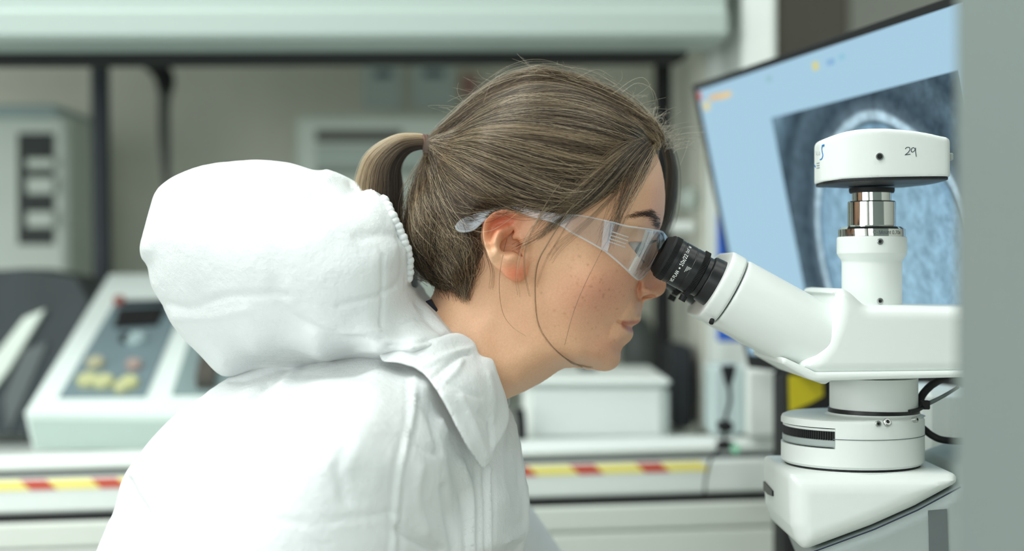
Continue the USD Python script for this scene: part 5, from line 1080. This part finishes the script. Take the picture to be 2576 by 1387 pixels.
# --- between the hood and the microscope
blue = solo('blue_folder', pbox(1806, 1870, 535, 860, 1.76, 1.772, .002), mat('folder_blue', (36, 92, 190), .5), 'blue folder standing behind the left edge of the monitor', 'folder')
gun = thing('spray_gun', 'black spray gun with a hanging hose on the hood post', 'spray gun', W(1835, 940, 1.585))
yg = 1.58
obj('handle', trimesh.convex.convex_hull(np.vstack([np.array([W(a, b, yg) for a, b in ((1816, 922), (1852, 920), (1848, 944), (1838, 975), (1830, 975), (1822, 946))]) + [0, o_, 0] for o_ in (0, .012)])), M_BLK, gun, smooth=None)
obj('hose', tube([W(1834, 970, yg + .006), W(1836, 1010, yg + .006), W(1826, 1050, yg + .006), W(1824, 1080, yg + .006), W(1818, 1120, yg + .006), W(1790, 1152, yg), W(1776, 1200, yg), W(1772, 1246, yg)], [.0022, .0020, .0020, .0014, .0012], 10, 30), M_BLK, gun, smooth=50)
obj('connector', pbox(1808, 1846, 1062, 1088, yg, yg + .02, .003), M_BLK, gun); obj('connector', pbox(1806, 1852, 1112, 1134, yg, yg + .02, .003), M_BLK, gun)
obj('indicator_light', lathe([(0, 0), (.006, 0), (.005, .003), (0, .004)], W(1850, 1129, yg - .002), (0, -1, 0), 20), emit('light_green', (150, 208, 176), .9), gun, smooth=30)
ped = thing('white_pedestal', 'tall white instrument case with a bluish side on the hood sill by the microscope', 'instrument', (W(1920, 0, YB)[0], YB + .02, zt0))
a, b = W(1884, 0, YB)[0], W(1966, 0, YB)[0]; zo = zt0 + ROLL * a
obj('case', box(a, b, YB + .012, YB + .10, zo + .002, W(0, 930, YB)[2], .004), M_HOODW, ped)
obj('side_panel', box(W(1800, 0, YB)[0], a, YB + .03, YB + .10, zo + .002, W(0, 925, YB)[2], .004), mat('panel_bluish', (196, 212, 212), .45), ped)
bb = thing('black_box', 'black box with a yellow warning label under the monitor', 'box', (W(2030, 0, 1.44)[0], 1.44, .85))
obj('case', box(W(1970, 0, 1.49)[0], W(2150, 0, 1.49)[0], 1.49, 1.55, ZB, W(0, 938, 1.49)[2], .004), M_BLK, bb)
lb = sg.Polygon(Wn([(1986, 948), (2066, 944), (2068, 995), (2040, 1010), (1988, 1034)], 1.489)[:, [0, 2]]).buffer(.0012, join_style=1); m_ = trimesh.creation.extrude_polygon(lb, .0012, engine='earcut'); v_ = m_.vertices
m_.vertices = np.stack([v_[:, 0], 1.4893 - v_[:, 2], v_[:, 1]], 1); m_.invert() if m_.volume < 0 else None
obj('warning_label', m_, mat('label_yellow', (206, 190, 30), .5), bb, smooth=None, label='yellow warning label')
wi = solo('white_case', pbox(2326, 2700, 982, 1860, 1.165, 1.255, .006), M_HOODW, 'white instrument case behind the cables right of the microscope', 'case')
dc = solo('dark_block', box(W(1950, 0, 3.0)[0], W(2140, 0, 3.0)[0], 3.0, 3.5, 0, 2.3, .01), mat('block_brown_grey', (96, 92, 82), .6), 'tall dark grey block behind the monitor top', 'cabinet')  # plain dark block filling the area above the monitor
# --- monitor
mon = thing('monitor', 'computer monitor showing a grey microscope image behind the microscope camera', 'monitor', (.36, 1.3, .86))
TL = W(1745, 215, 1.58); ma = np.array([.279, -.96, .010]); ma /= np.linalg.norm(ma)
ray = W(1885, 925, 1.0) - [0, 0, ZC]; lam = ((TL - [0, 0, ZC]) @ ma) / (ray @ ma); BL = ray * lam + [0, 0, ZC]
md = BL - TL; MH = np.linalg.norm(md); md /= MH; MW = MH * 1.62; mn = np.cross(ma, md); mn *= -1 if mn[0] > 0 else 1           # mn faces the woman
def onscreen(px, py):
    r = W(px, py, 1.0) - [0, 0, ZC]; t = ((TL - [0, 0, ZC]) @ mn) / (r @ mn); q = r * t + [0, 0, ZC] - TL; return np.array([q @ ma, q @ md])
def mbox(u0, u1, v0, v1, d0, d1, bev=0):
    m = box(u0, u1, v0, v1, d0, d1, bev); v = m.vertices.copy(); m.vertices = TL + v[:, [0]] * ma + v[:, [1]] * md + v[:, [2]] * mn
    if m.volume < 0: m.invert()
    return m
B_ = .007
obj('back_shell', mbox(0, MW, 0, MH, -.028, -.004, .004), M_BLK, mon)
for nm, q in (('bezel', (0, MW, 0, B_)), ('bezel', (0, MW, MH - .016, MH)), ('bezel', (0, B_, B_, MH - .016)), ('bezel', (MW - B_, MW, B_, MH - .016))): obj(nm, mbox(*q, -.005, .002, .001), M_BLK, mon)
i0 = onscreen(1941, 297); i1 = onscreen(2390, 183)
ct = [onscreen(*q) for q in ((2100, 326), (2215, 273), (2047, 540))]
A_ = np.array([[2 * (ct[k + 1] - ct[0])[0], 2 * (ct[k + 1] - ct[0])[1]] for k in (0, 1)]); bb_ = np.array([ct[k + 1] @ ct[k + 1] - ct[0] @ ct[0] for k in (0, 1)]); CC = np.linalg.solve(A_, bb_); RR = np.linalg.norm(ct[0] - CC)
cm = TL + CC[0] * ma + CC[1] * md
P3 = lambda v: tuple(map(float, v))
M_SCREEN = usdkit.material(stage, '/World/Looks/screen_interface', {'e': ('emission', dict(color=lin((168, 205, 226)), strength=1.15))}, surface='e.emission')
M_IMAGE = usdkit.material(stage, '/World/Looks/screen_micrograph', {
    'g': ('geometry', {}), 's': ('vector_math', dict(math_type='subtract', vector2=P3(cm))), 'l': ('vector_math', dict(math_type='length')),
    'q': ('math', dict(math_type='multiply', value2=float(1 / RR / 2))),
    'n': ('noise_texture', dict(scale=90.0, detail=5.0, roughness=.65)), 'nr': ('rgb_ramp', {'ramp': [(.3, (.66, .66, .66)), (.7, (1.3, 1.3, 1.3))]}),
    'w': ('noise_texture', dict(scale=14.0, detail=2.0)), 'j': ('math', dict(math_type='multiply_add', value2=.035)),
    'r': ('rgb_ramp', {'ramp': [(0, lin((150, 188, 206))), (.40, lin((140, 178, 200))), (.455, lin((128, 166, 190))), (.468, lin((84, 104, 112))), (.478, lin((178, 208, 224))), (.497, lin((184, 214, 228))), (.512, lin((92, 112, 124))), (.56, lin((62, 80, 92))), (.66, lin((84, 106, 118))), (.71, lin((58, 76, 88))), (.78, lin((88, 112, 126))), (.84, lin((120, 152, 170))), (.90, lin((78, 100, 110))), (1, lin((92, 116, 128)))]}),
    'm': ('mix', dict(mix_type='multiply', fac=1.0)), 'e': ('emission', dict(strength=1.15))},
    [('g.position', 's.vector1'), ('s.vector', 'l.vector1'), ('l.value', 'q.value1'), ('g.position', 'w.vector'), ('w.fac', 'j.value1'), ('q.value', 'j.value3'), ('j.value', 'r.fac'), ('g.position', 'n.vector'), ('n.fac', 'nr.fac'), ('r.color', 'm.color1'), ('nr.color', 'm.color2'), ('m.color', 'e.color')], surface='e.emission')
sc = obj('screen', mbox(B_, MW - B_, B_, MH - .016, -.004, 0), M_SCREEN, mon, smooth=None)
obj('micrograph', mbox(i0[0], min(i1[0] + .012, MW - .02), i0[1], MH - .03, 0, .0004), M_IMAGE, sc, smooth=None)
for k, (px, py, w_, h_, c) in enumerate(((1757, 243, .016, .009, (206, 110, 96)), (1800, 244, .03, .006, (222, 190, 140)), (1824, 240, .03, .006, (228, 200, 140)), (1778, 267, .014, .009, (226, 208, 140)), (2052, 166, .012, .008, (206, 206, 150)), (1935, 198, .012, .006, (150, 190, 200)), (2090, 156, .014, .006, (140, 180, 214)), (2118, 143, .012, .006, (150, 196, 216)))):
    q = onscreen(px, py); obj('icon', mbox(q[0] - w_ / 2, q[0] + w_ / 2, q[1] - h_ / 2, q[1] + h_ / 2, 0, .0004), emit('icon_%d' % k, c, 1.2), sc, smooth=None)
mc = TL + ma * MW * .30 + md * MH * .5 - mn * .03
obj('wall_arm', tube([mc, mc - mn * .05, [px_r - .03, 1.70, mc[2]], [px_r - .03, 1.798, mc[2]]], .014, 14, 20), M_BLK, mon, smooth=50)
obj('mount_plate', box(px_r - .07, px_r - .005, 1.786, 1.7985, mc[2] - .05, mc[2] + .05, .003), M_BLK, mon)
# --- desk that carries the microscope, and the grey cabinet in the foreground
desk = thing('lab_desk', 'white laboratory desk under the microscope and monitor', 'desk', (.6, .95, 0))
obj('desktop', box(0.03, 1.25, .30, 1.56, ZB - .035, ZB, .004), M_DRAW, desk)
for x0 in (.07, 1.17):
    for y0 in (.34, 1.48): obj('leg', box(x0, x0 + .04, y0, y0 + .04, 0, ZB - .035, .003), M_GREYP, desk)
fg = thing('equipment_cabinet', 'blurred grey equipment cabinet close to the camera at the right edge', 'cabinet', (.42, .48, ZB))
xf = W(2398, 0, .585)[0]
obj('side_panel', box(xf, xf + .015, .36, .585, ZB, 1.75, .004), mat('foreground_grey', (122, 132, 129), .6), fg)
obj('body', box(xf + .015, .72, .365, .58, ZB, 1.745, .004), M_GREYP, fg)
